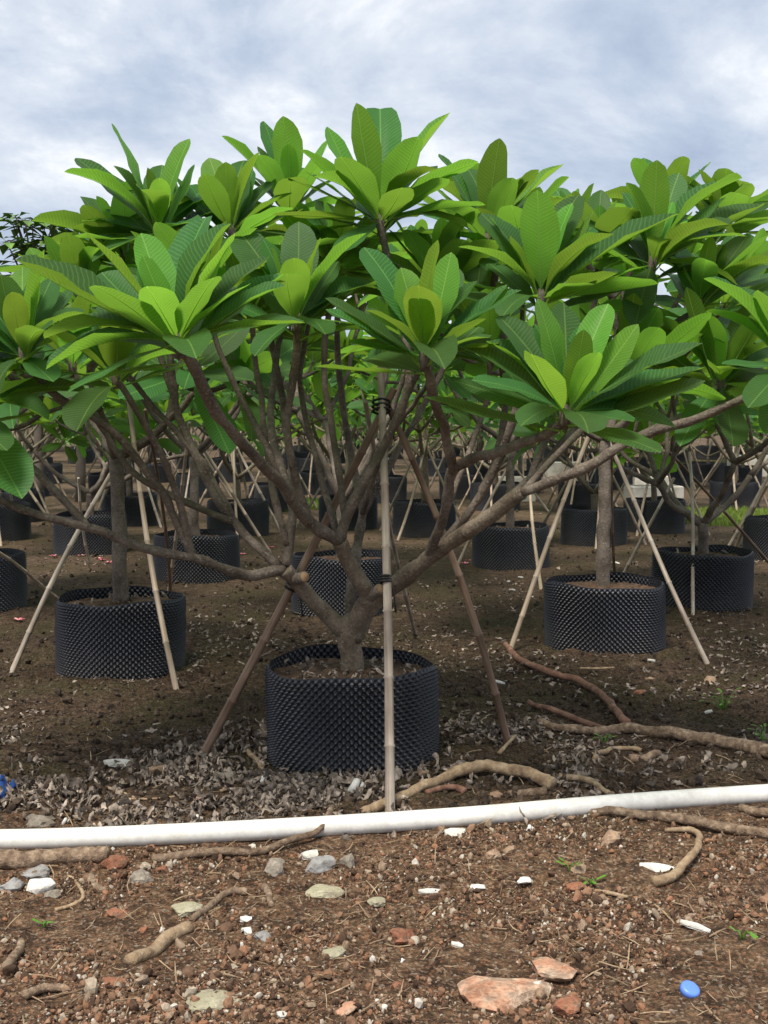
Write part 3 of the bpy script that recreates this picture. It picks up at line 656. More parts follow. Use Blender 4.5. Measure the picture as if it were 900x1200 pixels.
# leaf tips seen in the photograph: (x, y, depth sign) f = toward the camera, b = away
TIPS = {
 'A': [(100, 267, -1, 1), (165, 270, .6, 1), (240, 252, 1.3, 0), (272, 270, -.5, 1), (312, 297, .8, 0), (22, 300, -.6, 0), (172, 330, -1.6, 1), (248, 320, -1.6, 0), (290, 327, -1.0, 0), (55, 390, .3, 0), (57, 425, -.6, 0), (80, 452, -1.0, 0), (352, 372, -.4, 0), (228, 412, -2.0, 0), (120, 315, .9, 0), (330, 330, 1.2, 0)],
 'B': [(350, 257, .6, 0), (375, 275, -.3, 1), (427, 270, -.5, 0), (345, 298, -1.2, 1), (305, 305, .2, 0), (282, 268, .9, 0), (440, 378, -.4, 0), (265, 385, -.6, 0), (380, 385, -1.6, 0), (425, 330, .9, 0), (300, 410, -1.2, 0)],
 'C': [(428, 287, .8, 0), (512, 278, -.8, 1), (557, 325, .3, 0), (430, 358, -.7, 0), (567, 368, -.6, 0), (585, 397, -.1, 0), (470, 310, .2, 1), (535, 310, .9, 0), (520, 425, -2, 0), (410, 395, .4, 0), (490, 330, -1.6, 1)],
 'D': [(632, 347, -.3, 1), (587, 367, .8, 0), (625, 410, -1.8, 1), (685, 382, -.6, 1), (713, 353, .5, 1), (737, 415, 1.2, 0), (820, 398, -.5, 0), (822, 426, .3, 0), (557, 440, -.5, 0), (742, 487, -1.2, 0), (613, 492, -1.2, 0), (662, 352, 1.3, 0), (790, 495, .2, 0), (540, 400, .8, 0), (690, 500, -1.9, 0)],
 'E': [(630, 220, -.6, 1), (566, 247, .7, 0), (670, 235, .2, 1), (717, 270, -1.2, 0), (792, 247, -.2, 0), (677, 226, .9, 0), (694, 245, .3, 1), (695, 327, -1.4, 0), (768, 327, -.3, 0), (540, 285, -.5, 0), (530, 322, .2, 0), (590, 365, -1.3, 0), (600, 260, 1.2, 0)],
 'J': [(770, 185, -.5, 1), (731, 222, .6, 0), (867, 206, .2, 0), (776, 275, -1.3, 0), (830, 255, -.4, 0), (892, 236, .5, 0), (872, 272, -.6, 0), (862, 328, -.8, 0), (795, 200, 1.0, 0), (690, 290, .6, 0), (680, 340, -.3, 0), (840, 300, .9, 0), (745, 375, -1.2, 0)],
 'K': [(832, 365, -.6, 1), (885, 350, .5, 0), (842, 424, -1.5, 1), (770, 365, .6, 0), (905, 400, -.4, 0), (760, 430, -.4, 0), (900, 470, -.5, 0), (860, 515, -1.4, 0), (800, 515, -.9, 0), (870, 395, 1.2, 0), (790, 395, 1.1, 0)],
 'X': [(891, 336, -.6, 1), (960, 340, 0, 0), (930, 350, 1, 0), (850, 420, -.5, 0), (1010, 420, 0, 0), (880, 470, -1.2, 0), (990, 370, .6, 0), (900, 500, -.4, 0)],
 'F': [(418, 119, -.5, 1), (525, 130, .4, 1), (489, 157, -1.3, 0), (385, 146, .6, 1), (355, 173, .1, 0), (557, 186, -.3, 0), (445, 126, 1.2, 0), (510, 194, -1.2, 0), (370, 203, -1.1, 0), (322, 246, -.4, 0), (565, 235, -.2, 0), (400, 180, -1.6, 0), (340, 205, .8, 0), (545, 262, .6, 0), (470, 215, -2, 0), (345, 275, .5, 0), (400, 290, -1.4, 0)],
 'G': [(132, 142, -.5, 1), (221, 160, .2, 1), (78, 198, -.5, 0), (92, 182, .8, 0), (165, 218, -1.7, 0), (228, 255, -1.4, 0), (112, 250, .3, 0), (90, 266, .9, 0), (265, 220, .8, 0), (190, 190, 1.2, 0), (110, 300, -.6, 0), (260, 290, -.5, 0)],
 'H': [(240, 200, -1.4, 0), (303, 175, -.4, 1), (245, 182, .8, 1), (340, 222, -.4, 0), (210, 215, .6, 0), (335, 270, -.6, 0), (205, 262, -.5, 0), (285, 185, 1.2, 0), (320, 205, .9, 0), (245, 320, -1, 0)],
 'Nn': [(332, 134, -.5, 1), (262, 157, .2, 0), (310, 140, .8, 0), (305, 178, -1, 0), (385, 160, .5, 1), (420, 235, -.3, 0), (265, 230, -.3, 0), (375, 185, -1.1, 0), (400, 200, .9, 0), (290, 200, 1, 0)],
 'I': [(585, 160, -.5, 1), (516, 178, .6, 0), (630, 196, -.2, 0), (548, 195, 1, 0), (478, 267, -.4, 0), (658, 190, .7, 1), (655, 265, -.4, 0), (490, 235, .5, 0), (600, 205, -1.2, 0), (560, 350, -1.2, 0), (640, 290, .3, 0)],
 'M': [(50, 290, -.5, 1), (0, 318, -.2, 0), (60, 320, .8, 0), (95, 362, -.5, 0), (-50, 330, .4, 0), (-60, 390, 0, 0), (60, 440, -1.3, 0), (-10, 470, -1.2, 0), (25, 310, 1.1, 1), (90, 405, .5, 0), (-30, 430, .5, 0)],
 'T2': [(52, 486, -.6, 0), (40, 450, .3, 0), (22, 575, -1.2, 0), (-10, 330, .2, 1), (-80, 330, 0, 1), (30, 400, .6, 0), (5, 520, -1.4, 0), (-110, 400, .3, 0), (-30, 350, 1, 0)],
 'Lx': [(900, 272, -.8, 0), (878, 271, .2, 0), (915, 315, 0, 0), (845, 300, 1, 1), (780, 300, .8, 0), (905, 350, -.7, 0), (760, 345, -.6, 0), (850, 395, -1.2, 0), (830, 300, -1.5, 0)],
}
LOWER = {**{'e%d' % i: 20 for i in range(1, 13)}, 'A': 3, 'D': 3, 'C': 3, 'T0': 13, 'Q': 13, 'S': 13, 'U': 13}
rng = np.random.default_rng(21); nleaf = 0; EXTRA = []
for key, path, r0, r1 in PATHS:
    branch('branch', path, r0, r1, tree)
    tip = PT(path[-1]) + ROOT; prev = PT(path[-2]) + ROOT
    axis_ = ((tip - prev).normalized() * 0.5 + Vector((0, 0, 1))).normalized()
    p = tip + axis_ * 0.03
    leaves = []
    for (x, y, s_, yg) in TIPS.get(key, []):
        tp = at(x, y, path[-1][2] + DY + 0.2 * s_); d = tp - p
        if d.length > 0.6: d *= 0.6 / d.length
        if d.length < 0.17: d *= 0.17 / d.length
        leaves.append((p + d * 0.03 - axis_ * 0.02, d, axis_, d.length, rng.uniform(.95, 1.12), rng.normal(0, .12), bool(yg)))
    k = LOWER.get(key, 2)
    au = rosette_auto(rng, p, axis_, 14, 0.95)
    leaves += (au[:8] if key == 'T0' else au) if k >= 13 else (au[8:8 + k] + au[1:3])
    if k == 20: EXTRA += leaves + rosette_auto(rng, p, axis_, 4, .9, False); leaves = []
    nleaf += add_cluster(tree, ROOT, p, axis_, leaves, rng)
    if k < 13: EXTRA += [l_ for l_ in rosette_auto(rng, p - axis_ * .02, axis_, 17, 1.0)[4:] if l_[1].y > -.25][:8]
VV, FF, UU, FM, n = [], [], [], [], 0
for (p, d, ax, ln, wd, roll, yg) in EXTRA:
    v, f, uv, fm_ = (YD if yg else LD)[int(rng.integers(6))]; Mx = np.array(Matrix.Translation(-ROOT) @ leaf_matrix(p, d, ax, ln, wd, roll))
    VV.append(v @ Mx[:3, :3].T + Mx[:3, 3]); FF += [tuple(i + n for i in q) for q in f]; UU.append(uv); FM += [2 * q + (q == 0 and yg) for q in fm_]; n += len(v)
tag(link('more_leaves', mesh('more_leaves', np.concatenate(VV), FF, None, True, np.concatenate(UU), [M['leaf'], M['leaf_young'], M['rib']], [int(q) for q in FM]), tree), kind='stuff')
print('front tree leaves', nleaf)

# ------------------------------------------------------------------ procedural plumeria
def gen_tree(seed, fork=0.35, spread=1.0, height=1.0, limbs=3, levels=3):
    rng = np.random.default_rng(seed); segs = []; tips = []
    lean = Vector((rng.normal(0, .04), rng.normal(0, .04), 1)).normalized()
    top = lean * fork; segs.append(([Vector((0, 0, -.05)), top * .5 + Vector((rng.normal(0, .01), rng.normal(0, .01), 0)), top], .046, .040, 0))
    def grow(p, d, r, lev):
        ln = [0.62, 0.52, 0.46, 0.40][min(lev, 3)] * height * rng.uniform(.8, 1.2)
        up = Vector((0, 0, 1)); d1 = (d + up * 0.28).normalized(); side = Vector((rng.normal(0, .05), rng.normal(0, .05), 0))
        a = p + d * ln * .5 + side; b_ = a + d1 * ln * .5
        r2 = max(r * .76, .0125)
        segs.append(([p, a, b_], r, r2, 1))
        if lev >= levels - 1:
            tips.append((b_, (d1 + up * .6).normalized())); return
        n = 2 if rng.random() < .6 else 3
        az0 = rng.random() * 6.28; u = d1.orthogonal().normalized(); w = d1.cross(u)
        for i in range(n):
            az = az0 + i * 2 * math.pi / n + rng.normal(0, .25); th = math.radians(rng.uniform(26, 44)) * spread
            nd = d1 * math.cos(th) + (u * math.cos(az) + w * math.sin(az)) * math.sin(th)
            nd.z = max(nd.z, 0.12); grow(b_, nd.normalized(), r2, lev + 1)
    az0 = rng.random() * 6.28
    for i in range(limbs):
        az = az0 + i * 2 * math.pi / limbs + rng.normal(0, .2); th = math.radians(rng.uniform(42, 60)) * spread
        grow(top, Vector((math.cos(az) * math.sin(th), math.sin(az) * math.sin(th), math.cos(th))), .030, 0)
    return segs, tips
def near_tree(loc, label, seed, nl=12, scale=1.0, mat='bark', rz=0.0, view=True, **kw):
    segs, tips = gen_tree(seed, **kw); rng = np.random.default_rng(seed + 1)
    t_ = empty('plumeria_tree', loc - Vector((0, 0, .04))); loc = t_.location.copy()
    tag(t_, label, 'tree', 'potted plumeria trees')
    for P, r0, r1, kind in segs:
        b_ = MB(); P = [Vector((q.x, q.y, q.z)) for q in P]
        b_.tube(P, [r0, (r0 + r1) / 2, r1], 8, 6, .07, wob=.010)
        link('trunk' if kind == 0 else 'branch', b_.mesh('branch' if kind else 'trunk', M[mat]), t_)
    n = 0
    for p, ax in tips:
        if n + nl > 300: nl = max(300 - n, 0)
        n += add_cluster(t_, loc, loc + p + ax * .02, ax, rosette_auto(rng, loc + p + ax * .02, ax, nl, scale * rng.uniform(.9, 1.1)), rng, .1)
    return t_
FARM = {}
def far_meshes(seed, **kw):
    segs, tips = gen_tree(seed, **kw); rng = np.random.default_rng(seed)
    tb = MB(); bb = MB()
    for P, r0, r1, kind in segs: (tb if kind == 0 else bb).tube(P, [r0, (r0 + r1) / 2, r1], 6, 2)
    VV, FF, UU, n = [], [], [], 0
    for p, ax in tips:
        for (pp, d, a_, ln, wd, roll, yg) in rosette_auto(rng, p, ax, 13, 1.0):
            v, f, uv = FL[int(rng.integers(len(FL)))]
            Mx = np.array(leaf_matrix(pp, d, a_, ln, wd, roll))
            VV.append(v @ Mx[:3, :3].T + Mx[:3, 3]); FF += [tuple(i + n for i in q) for q in f]; UU.append(uv); n += len(v)
    cr = mesh('crown', np.concatenate(VV), FF, M['leaf'], True, np.concatenate(UU))
    return tb.mesh('trunk', M['bark_mid']), bb.mesh('limbs', M['bark_sunlit']), cr  # far limbs get the bark with a sunlit look in its colour
FAR_LABEL = 'small leafy potted plumeria tree in the distant rows of the nursery'
def far_tree(loc, seed, rz, s=1.0, label=FAR_LABEL):
    if seed not in FARM: FARM[seed] = far_meshes(seed, fork=[.25, .35, .65, .3, .5][seed % 5], spread=1.0, levels=3, limbs=3)
    t_ = empty('plumeria_tree', loc - Vector((0, 0, .04)), rz); t_.scale = (s, s, s)
    tag(t_, label, 'tree', 'potted plumeria trees')
    for nm, me in zip(('trunk', 'limbs', 'crown'), FARM[seed]):
        o = link(nm, me, t_)
        if nm == 'crown': o['kind'] = 'stuff'
# ------------------------------------------------------------------ stakes
def stake_mesh(length, r0, r1, mat, seed):
    rng = np.random.default_rng(seed); b_ = MB(); z = 0.0; P = []; R = []
    n = max(3, int(length / 0.27)); bend = rng.normal(0, .012, 2)
    for i in range(n):
        za, zb = length * i / n, length * (i + 1) / n
        for zz, k in ((za + .0, 1.22), (za + .007, .97), (zb - .007, .97)):
            t_ = zz / length; r = r0 + (r1 - r0) * t_
            P.append((bend[0] * math.sin(math.pi * t_) * 2, bend[1] * math.sin(math.pi * t_ * 2), zz)); R.append(r * k)
    P.append((0, 0, length)); R.append(r1)
    b_.tube(P, R, 8, 1, .03); return b_.mesh('bamboo_stake', M[mat])
def stake(a, b, label, r=.013, mat='bamboo_grey', seed=0, group=None):
    a = Vector(a); b = Vector(b); d = b - a; a = a - d.normalized() * .03
    o = link('bamboo_stake', stake_mesh((b - a).length, r, r * .8, mat, seed), None, a)
    o.rotation_mode = 'QUATERNION'; o.rotation_quaternion = Vector((0, 0, 1)).rotation_difference(d.normalized())
    return tag(o, label, 'stake', group)
STG = 'bamboo support stakes'
stake(gnd(457, 948), at(446, 430, 3.42 + DY), 'upright grey bamboo stake standing against the white pipe before the big tree', .0205, 'bamboo_grey', 1, STG)
stake(gnd(238, 885), at(462, 455, 3.45 + DY), 'thick brown bamboo stake leaning across the left limb of the big front tree', .022, 'bamboo_brown', 2, STG)
stake(gnd(595, 872), at(452, 470, 3.5 + DY), 'brown bamboo stake leaning in from the right of the big front pot', .019, 'bamboo_brown', 3, STG)
stake(gnd(487, 744), at(428, 470, 3.62 + DY), 'slim pale stake leaning behind the big front tree', .014, 'bamboo_grey', 4, STG)
# rubber ties
def tie(c, axis_, r, label, seed, h=.028):
    b_ = MB(); rng = np.random.default_rng(seed); axis_ = Vector(axis_).normalized(); u = axis_.orthogonal().normalized(); w = axis_.cross(u)
    for k in range(3):
        P = []
        for i in range(13):
            a = i / 12 * 2 * math.pi; P.append(Vector(c) + (u * math.cos(a) + w * math.sin(a)) * r * rng.uniform(.97, 1.08) + axis_ * (k - 1) * h * .4)
        b_.tube(P, .0055, 5, 2)
    q = Vector(c) + u * r; b_.tube([q, q + Vector((.02, -.02, -.05)), q + Vector((.03, -.02, -.13))], .0035, 5, 3)
    o = link('rubber_tie', b_.mesh('rubber_tie', M['strap'])); return tag(o, label, 'tie', 'black ties on the stakes')
def on(px, py, a, b):   # nearest point on the segment a-b to the viewing ray
    best = None
    for i in range(101):
        p = a.lerp(b, i / 100); d = ray(px, py); c = Vector((0, 0, CAM_H)); q = c + d * ((p.y) / d.y); e_ = (q - p).length
        if best is None or e_ < best[0]: best = (e_, p)
    return best[1]
sa, sb = gnd(457, 948), at(446, 430, 3.42 + DY)
tie(on(450, 680, sa, sb), sb - sa, .021, 'black tie round the upright grey stake at the right limb', 1)
tie(on(446, 478, sa, sb) + Vector((0, .02, 0)), sb - sa, .035, 'black tie binding the stakes together high under the leaves', 2, .05)
sa, sb = gnd(238, 885), at(462, 455, 3.45 + DY)
tie(on(343, 683, sa, sb), sb - sa, .025, 'black tie round the thick brown leaning stake at the left limb', 3, .05)

# ------------------------------------------------------------------ other pots, trees and their stakes
NEARP = [
 # px, yfront, pot label, tree label, tree params
 (143, 797, 'dark grow pot with tall straight mossy trunk, left of the big front pot', 'straight tall-trunked plumeria tree left of the big front tree', dict(seed=31, height=.68, fork=.92, levels=3, limbs=3, spread=1.05, nl=14), 40),
 (707, 772, 'dark grow pot with bare straight trunk beside the fallen reddish branch', 'straight tall-trunked plumeria tree beside the fallen reddish branch', dict(seed=45, fork=1.0, levels=3, limbs=3, spread=1.0, nl=14), 0),
 (822, 716, 'dark grow pot with low forked trunk behind the fallen reddish branch', 'low forked plumeria tree with crooked open limbs and an upright stake', dict(seed=52, fork=.30, levels=3, limbs=4, spread=1.1, nl=13), 15),
 (598, 667, 'dark grow pot with thin greenish trunk seen under the right limb', 'thin greenish-trunked plumeria seen under the right limb of the big tree', dict(seed=63, height=1.15, fork=.9, levels=3, limbs=3, nl=14), 10),
 (400, 720, 'dark grow pot directly behind the big front trunk', 'bushy plumeria tree directly behind the big front tree', dict(seed=74, height=1.22, fork=.5, levels=3, limbs=4, spread=.85, nl=13), 10),
 (-28, 722, 'dark grow pot near the crumpled blue sheet', 'plumeria tree overhanging the crumpled blue sheet', dict(seed=85, height=.7, fork=.7, levels=3, limbs=3, nl=14), 10),
 (231, 683, 'dark grow pot by the pale thin stake left of the big tree', 'plumeria tree by the pale thin stake left of the big tree', dict(seed=96, height=1.18, fork=.8, levels=3, limbs=3, nl=14), 10),
 (107, 652, 'dark grow pot behind the pink fallen blossoms', 'pale-limbed plumeria tree behind the pink fallen blossoms', dict(seed=107, fork=.32, levels=3, limbs=4, spread=1.15, nl=13), 10),
]
for px, yf, pl, tl, kw, lit in NEARP:
    s_ = pot(px, yf, pl, kw['seed'], litter=lit, group=None)
    near_tree(s_, tl, **kw)
def pp(px, py): return gnd(px, py)
ST = [
 ((207, 808), (150, 462, 4.55), 'pale tan bamboo stake leaning in front of the mossy-trunked left pot', .0165, 'bamboo_tan'),
 ((14, 788), (136, 545, 4.75), 'grey-brown stake leaning to the left of the mossy-trunked left pot', .0165, 'bamboo_grey'),
 ((78, 708), (-10, 642, 5.2), 'thin tan pole leaning low over the soil toward the blue sheet', .013, 'bamboo_tan'),
 ((198, 692), (222, 495, 5.9), 'pale thin stake standing behind the mossy-trunked pot', .016, 'bamboo_tan'),
 ((200, 704), (170, 480, 5.3), 'dark reddish stake beside the pale thin one', .014, 'bamboo_brown'),
 ((597, 765), (694, 500, 5.2), 'reddish tan stake with its foot at the fallen reddish branch', .0175, 'bamboo_tan'),
 ((829, 778), (706, 500, 5.3), 'grey bamboo stake leaning right in front of the low forked tree', .0165, 'bamboo_grey'),
 ((722, 700), (717, 500, 5.5), 'dark brown stake upright beside the bare straight trunk', .013, 'bamboo_brown'),
 ((722, 692), (790, 560, 6.3), 'grey stake crossing behind the bare straight trunk', .015, 'bamboo_grey'),
 ((812, 722), (808, 530, 6.2), 'upright silver-grey stake before the low forked tree', .015, 'bamboo_grey'),
 ((912, 672), (775, 520, 6.6), 'dark stake slanting across the low forked tree', .015, 'bamboo_brown'),
 ((634, 690), (620, 560, 7.3), 'tan stake standing at the pot with the greenish trunk', .017, 'bamboo_tan'),
 ((536, 663), (600, 540, 7.8), 'tan stake leaning against the pot with the greenish trunk', .017, 'bamboo_tan'),
 ((318, 650), (238, 525, 8.0), 'long tan stake slanting down to the pink blossom', .017, 'bamboo_tan'),
 ((105, 660), (92, 560, 7.4), 'short pale stake before the pot behind the pink blossoms', .015, 'bamboo_grey'),
]
for i, ((bx, by), (tx, ty, tY), lab, r, mt) in enumerate(ST):
    stake(pp(bx, by), at(tx, ty, tY * 1.61), lab, r * 1.05, mt, 40 + i, STG)

FARP = [(-3, 634), (279, 631), (497, 629), (766, 626), (914, 657), (696, 641), (860, 598), (683, 599), (320, 600), (152, 616), (33, 584), (232, 585), (130, 585), (408, 622), (580, 600), (375, 580), (610, 580), (450, 590), (540, 585), (20, 612), (720, 575), (790, 572), (870, 571)]
FLAB = {0: 'grow pot beside the pot near the crumpled blue sheet, one row behind', 1: 'grow pot at the top end of the long slanting tan stake', 2: 'grow pot under the limbs between the front stake and the greenish-trunked pot',
        3: 'grow pot in front of the pale concrete trough', 4: 'grow pot right of the low forked tree beside the bright grass', 5: 'grow pot directly behind the pot with the bare straight trunk', 6: 'grow pot standing on the bright grass patch', 8: 'grow pot beside the low grass patch of the left rows'}
rng = np.random.default_rng(3); far_seeds = [410, 411, 412, 413, 414, 415, 416]
def far_stakes(x, y, seed, n=3):
    rg = np.random.default_rng(seed); a0 = rg.random() * 6.28; tx, ty = x + rg.normal(0, .05), y + rg.normal(0, .05)
    for i in range(n):
        a = a0 + i * 2 * math.pi / n + rg.normal(0, .2); r = rg.uniform(.55, .85); bx, by = x + math.cos(a) * r, y + math.sin(a) * r
        stake((bx, by, ghf(bx, by)), (tx - math.cos(a) * .1, ty - math.sin(a) * .1, rg.uniform(1.25, 1.6)), 'pale thin stake propping a distant potted plumeria in the far rows', .019, ['bamboo_tan', 'bamboo_grey', 'bamboo_tan'][i % 3], seed * 5 + i, 'stakes in the far rows')
occupied = list(POTS)
for i, (px, yf) in enumerate(FARP):
    s_ = pot(px, yf, FLAB.get(i, 'small dark grow pot in the far rows of the nursery'), 500 + i, None if i in FLAB else 'grow pots in the far rows')
    far_tree(s_, far_seeds[i % 7], rng.random() * 6.28, rng.uniform(.9, 1.08))
    far_stakes(s_.x, s_.y, 900 + i, 4)
# rows beyond
k = 0
for row, y0 in enumerate(np.arange(27, 43, 3.4)):
    for x0 in np.arange(-0.34 * y0 - 1, 0.34 * y0 + 1, 2.5):
        x_, y_ = x0 + rng.normal(0, .25), y0 + rng.normal(0, .25)
        if min((x_ - a) ** 2 + (y_ - b_) ** 2 for a, b_ in POTS) < 1.6: continue
        s_ = pot(0, 0, 'small dark grow pot in the far rows of the nursery', 700 + k, 'grow pots in the far rows', x=x_, y=y_)
        far_tree(s_, far_seeds[k % 7], rng.random() * 6.28, rng.uniform(.8, 1.0))
        if k % 2 == 0: far_stakes(x_, y_, 1500 + k, 3)
        k += 1
print('far', k)

# ------------------------------------------------------------------ pipe
pb = MB(); PR = .0375
P = [(p.x, p.y, ghf(p.x, p.y) + PR * .72) for p in PIPE_W]
P = [(P[0][0] - .6, P[0][1] - .015, P[0][2])] + P + [(P[-1][0] + .5, P[-1][1] + .06, P[-1][2])]
pb.tube(P, PR, 20, 6, 0)
tag(link('water_pipe', pb.mesh('water_pipe', M['pipe'])), 'long white plastic pipe lying across the soil', 'pipe')

# ------------------------------------------------------------------ debris
def lump(sz, seed, sub=2, jag=.25, cuts=4):
    rng = np.random.default_rng(seed); v, f = (ICO1, ICO2, ICO3)[sub - 1]; v = v.copy()
    for _ in range(cuts):                       # plane cuts give facets
        n = rng.normal(0, 1, 3); n /= np.linalg.norm(n); d = rng.uniform(.45, .8)
        h = v @ n; v = v - np.clip(h - d, 0, None)[:, None] * n
    v = v * (1 + jag * (rng.random(len(v)) - .5)[:, None] * .25) * (1 + .5 * fbm(v[:, 0] + seed, v[:, 1] + .8 * v[:, 2], 1.5, 3)[:, None])
    return v * np.array(sz), f
def slab(sz, seed, jag=.12):
    rng = np.random.default_rng(seed); v, f = ICO3; v = v.copy()
    p_ = 5.0; k_ = (np.abs(v[:, 0]) ** p_ + np.abs(v[:, 1]) ** p_ + np.abs(v[:, 2]) ** p_) ** (-1 / p_); v = v * k_[:, None]
    for _ in range(7):
        a = rng.random() * 6.28; n = np.array([math.cos(a), math.sin(a), rng.normal(0, .25)]); n /= np.linalg.norm(n); d = rng.uniform(.62, .95)
        h = v @ n; v = v - np.clip(h - d, 0, None)[:, None] * n
    nz = fbm(v[:, 0] * 1.0 + seed, v[:, 1] + v[:, 2] * .7, 2.2, 3)
    v = v * (1 + .16 * nz[:, None]); v[:, 2] += .22 * fbm(v[:, 0] + seed * 3, v[:, 1], 1.8, 3)
    return v * np.array(sz), f
def slab_old(sz, seed, jag=.12):
    rng = np.random.default_rng(seed); n = int(rng.integers(6, 9)); a = np.sort(rng.random(n) * .5 + np.arange(n)) / n * 2 * math.pi
    sq = 1 / np.maximum(np.abs(np.cos(a)), np.abs(np.sin(a))) * (1 - jag * rng.random(n)); ring = np.stack([np.cos(a) * sq * .85, np.sin(a) * sq * .85], 1)
    V = []; F = []; lv = [(-1, 1.0), (.55, .98), (1, .88)]
    for z, s_ in lv:
        for i in range(n): V.append((ring[i, 0] * s_, ring[i, 1] * s_, z + rng.normal(0, .12)))
    V.append((0, 0, 1.05)); c = len(V) - 1
    for l_ in range(2):
        for i in range(n): F.append((l_ * n + i, l_ * n + (i + 1) % n, (l_ + 1) * n + (i + 1) % n, (l_ + 1) * n + i))
    for i in range(n): F.append((2 * n + i, 2 * n + (i + 1) % n, c))
    F.append(tuple(range(n))[::-1]); return np.array(V) * np.array(sz), F
def put(name, v, f, mat, px, py, label, cat, group=None, rz=0, tilt=(0, 0), sink=.25, smooth=False):
    p = gnd(px, py); h = np.max(v[:, 2]) - np.min(v[:, 2])
    o = link(name, mesh(name, v, f, M[mat], smooth), None, (p.x, p.y, p.z - np.min(v[:, 2]) - sink * h))
    o.rotation_euler = (tilt[0], tilt[1], rz); return tag(o, label, cat, group)
STONES = [ # px,py, halfwidth px, flat, kind, mat, label, rz
 (590, 1172, 62, .28, 'slab', 'brick_pale', 'largest broken brick slab with pale mortar, lying flat in the soil', .12),
 (648, 1140, 34, .25, 'slab', 'brick_pale', 'tapering pinkish brick shard beside the largest brick slab', -.7),
 (250, 1174, 33, .25, 'slab', 'concrete', 'flat mossy yellowish concrete slab in the foreground soil', .3),
 (137, 1016, 16, .8, 'lump', 'brick', 'dark orange brick lump behind the round pale stone', .4),
 (165, 1030, 15, .7, 'lump', 'stone', 'round pale grey stone next to the orange brick lump', .2),
 (190, 1021, 8, .8, 'lump', 'brick', 'small bright orange brick lump by the round pale stone', 0),
 (715, 985, 15, .75, 'lump', 'stone_tan', 'tan wedge-shaped stone in front of the pipe', .5),
 (375, 1016, 22, .5, 'slab', 'stone_grey', 'bluish grey flat slab below the upright white shell', .3),
 (406, 1012, 13, .8, 'lump', 'stone', 'rough grey stone touching the bluish grey slab', .7),
 (322, 1022, 18, .8, 'lump', 'stone', 'rough greyish stone next to a long stick and the bluish slab', 1.2),
 (310, 1098, 12, .6, 'lump', 'stone_grey', 'dark grey angular stone in the foreground soil', .3),
 (48, 965, 17, .75, 'lump', 'stone', 'rounded beige stone against the back of the pipe', .2),
 (15, 1040, 18, .6, 'lump', 'stone_grey', 'grey stone at the lower edge of the fat log', .4),
 (45, 1043, 20, .55, 'slab', 'shell', 'white broken plaster piece near the fat log', .5),
 (62, 1050, 12, .6, 'lump', 'stone', 'pale knobbly stone beside the white plaster piece', .8),
 (40, 1026, 17, .5, 'lump', 'stone_grey', 'greyish stone tucked under the fat log', .1),
 (135, 1072, 15, .35, 'slab', 'brick', 'orange brick flake below the round pale stone', -.2),
 (132, 1154, 17, .3, 'slab', 'brick', 'long orange brick sliver in the foreground soil', .1),
 (170, 1090, 8, .6, 'lump', 'brick', 'pink brick bit beside a white pebble', .6),
 (220, 1066, 22, .3, 'slab', 'concrete', 'mossy greenish stone half sunk in the soil', .4),
 (580, 1003, 11, .7, 'lump', 'stone_tan', 'tan stone beside its paler twin in front of the pipe', .2),
 (597, 997, 10, .7, 'lump', 'stone_tan', 'brownish stone beside its twin in front of the pipe', .9),
 (678, 1020, 10, .7, 'lump', 'stone_tan', 'orange-tan pebble right of the tan wedge stone', .2),
 (675, 1040, 13, .3, 'slab', 'brick', 'flat reddish chip below the orange-tan pebble', .3),
 (613, 1032, 9, .5, 'lump', 'shell', 'whitish chalky chunk left of the orange-tan pebble', .3),
 (465, 1157, 13, .5, 'lump', 'brick', 'orange brick crumb near a small grey pebble', .1),
 (408, 1185, 14, .5, 'lump', 'brick_pale', 'pale orange brick crumb at the front edge of the soil', .4),
 (470, 1102, 17, .6, 'lump', 'brick', 'dark red brick lump with a pebble on it', .2),
 (393, 1117, 17, .3, 'slab', 'concrete', 'pale yellow-green mortar chip in the foreground', .5),
 (383, 1048, 24, .3, 'slab', 'concrete', 'mossy angular mortar shard beside the driftwood stick', -.4),
 (440, 1057, 13, .35, 'slab', 'concrete', 'yellowish mortar flake right of the mossy shard', .1),
 (560, 1040, 9, .5, 'lump', 'shell', 'white chalk lump in the middle of the bare soil', .2),
 (582, 943 - 10, 8, .6, 'lump', 'stone_tan', 'tan pebble behind the pipe near the long curved root', .2),
 (497, 907, 8, .7, 'lump', 'stone_tan', 'pale stone at the foot of the big front pot', .3),
 (183, 905, 13, .6, 'lump', 'stone_tan', 'pale pinkish stone in the dead leaves', .4),
 (265, 915, 17, .5, 'lump', 'stone', 'whitish grey stone in the dead leaves left of the front pot', .1),
 (234, 938, 7, .6, 'lump', 'brick', 'reddish brick bit in the dead leaves', .1),
 (665, 1180, 22, .35, 'slab', 'brick', 'pink brick piece next to the largest brick slab', .4),
 (820, 1118, 6, .6, 'lump', 'stone', 'grey pebble left of the white bone-like shard', .4),
 (762, 800 - 2, 7, .7, 'lump', 'stone_tan', 'brown stone right of the reddish fallen branch', .1),
 (750, 813, 8, .6, 'lump', 'brick', 'rusty stone above the thick fallen branch', .1),
 (832, 800, 7, 1.1, 'lump', 'stone_tan', 'upright tan stone near the leaning grey stake', .1),
]
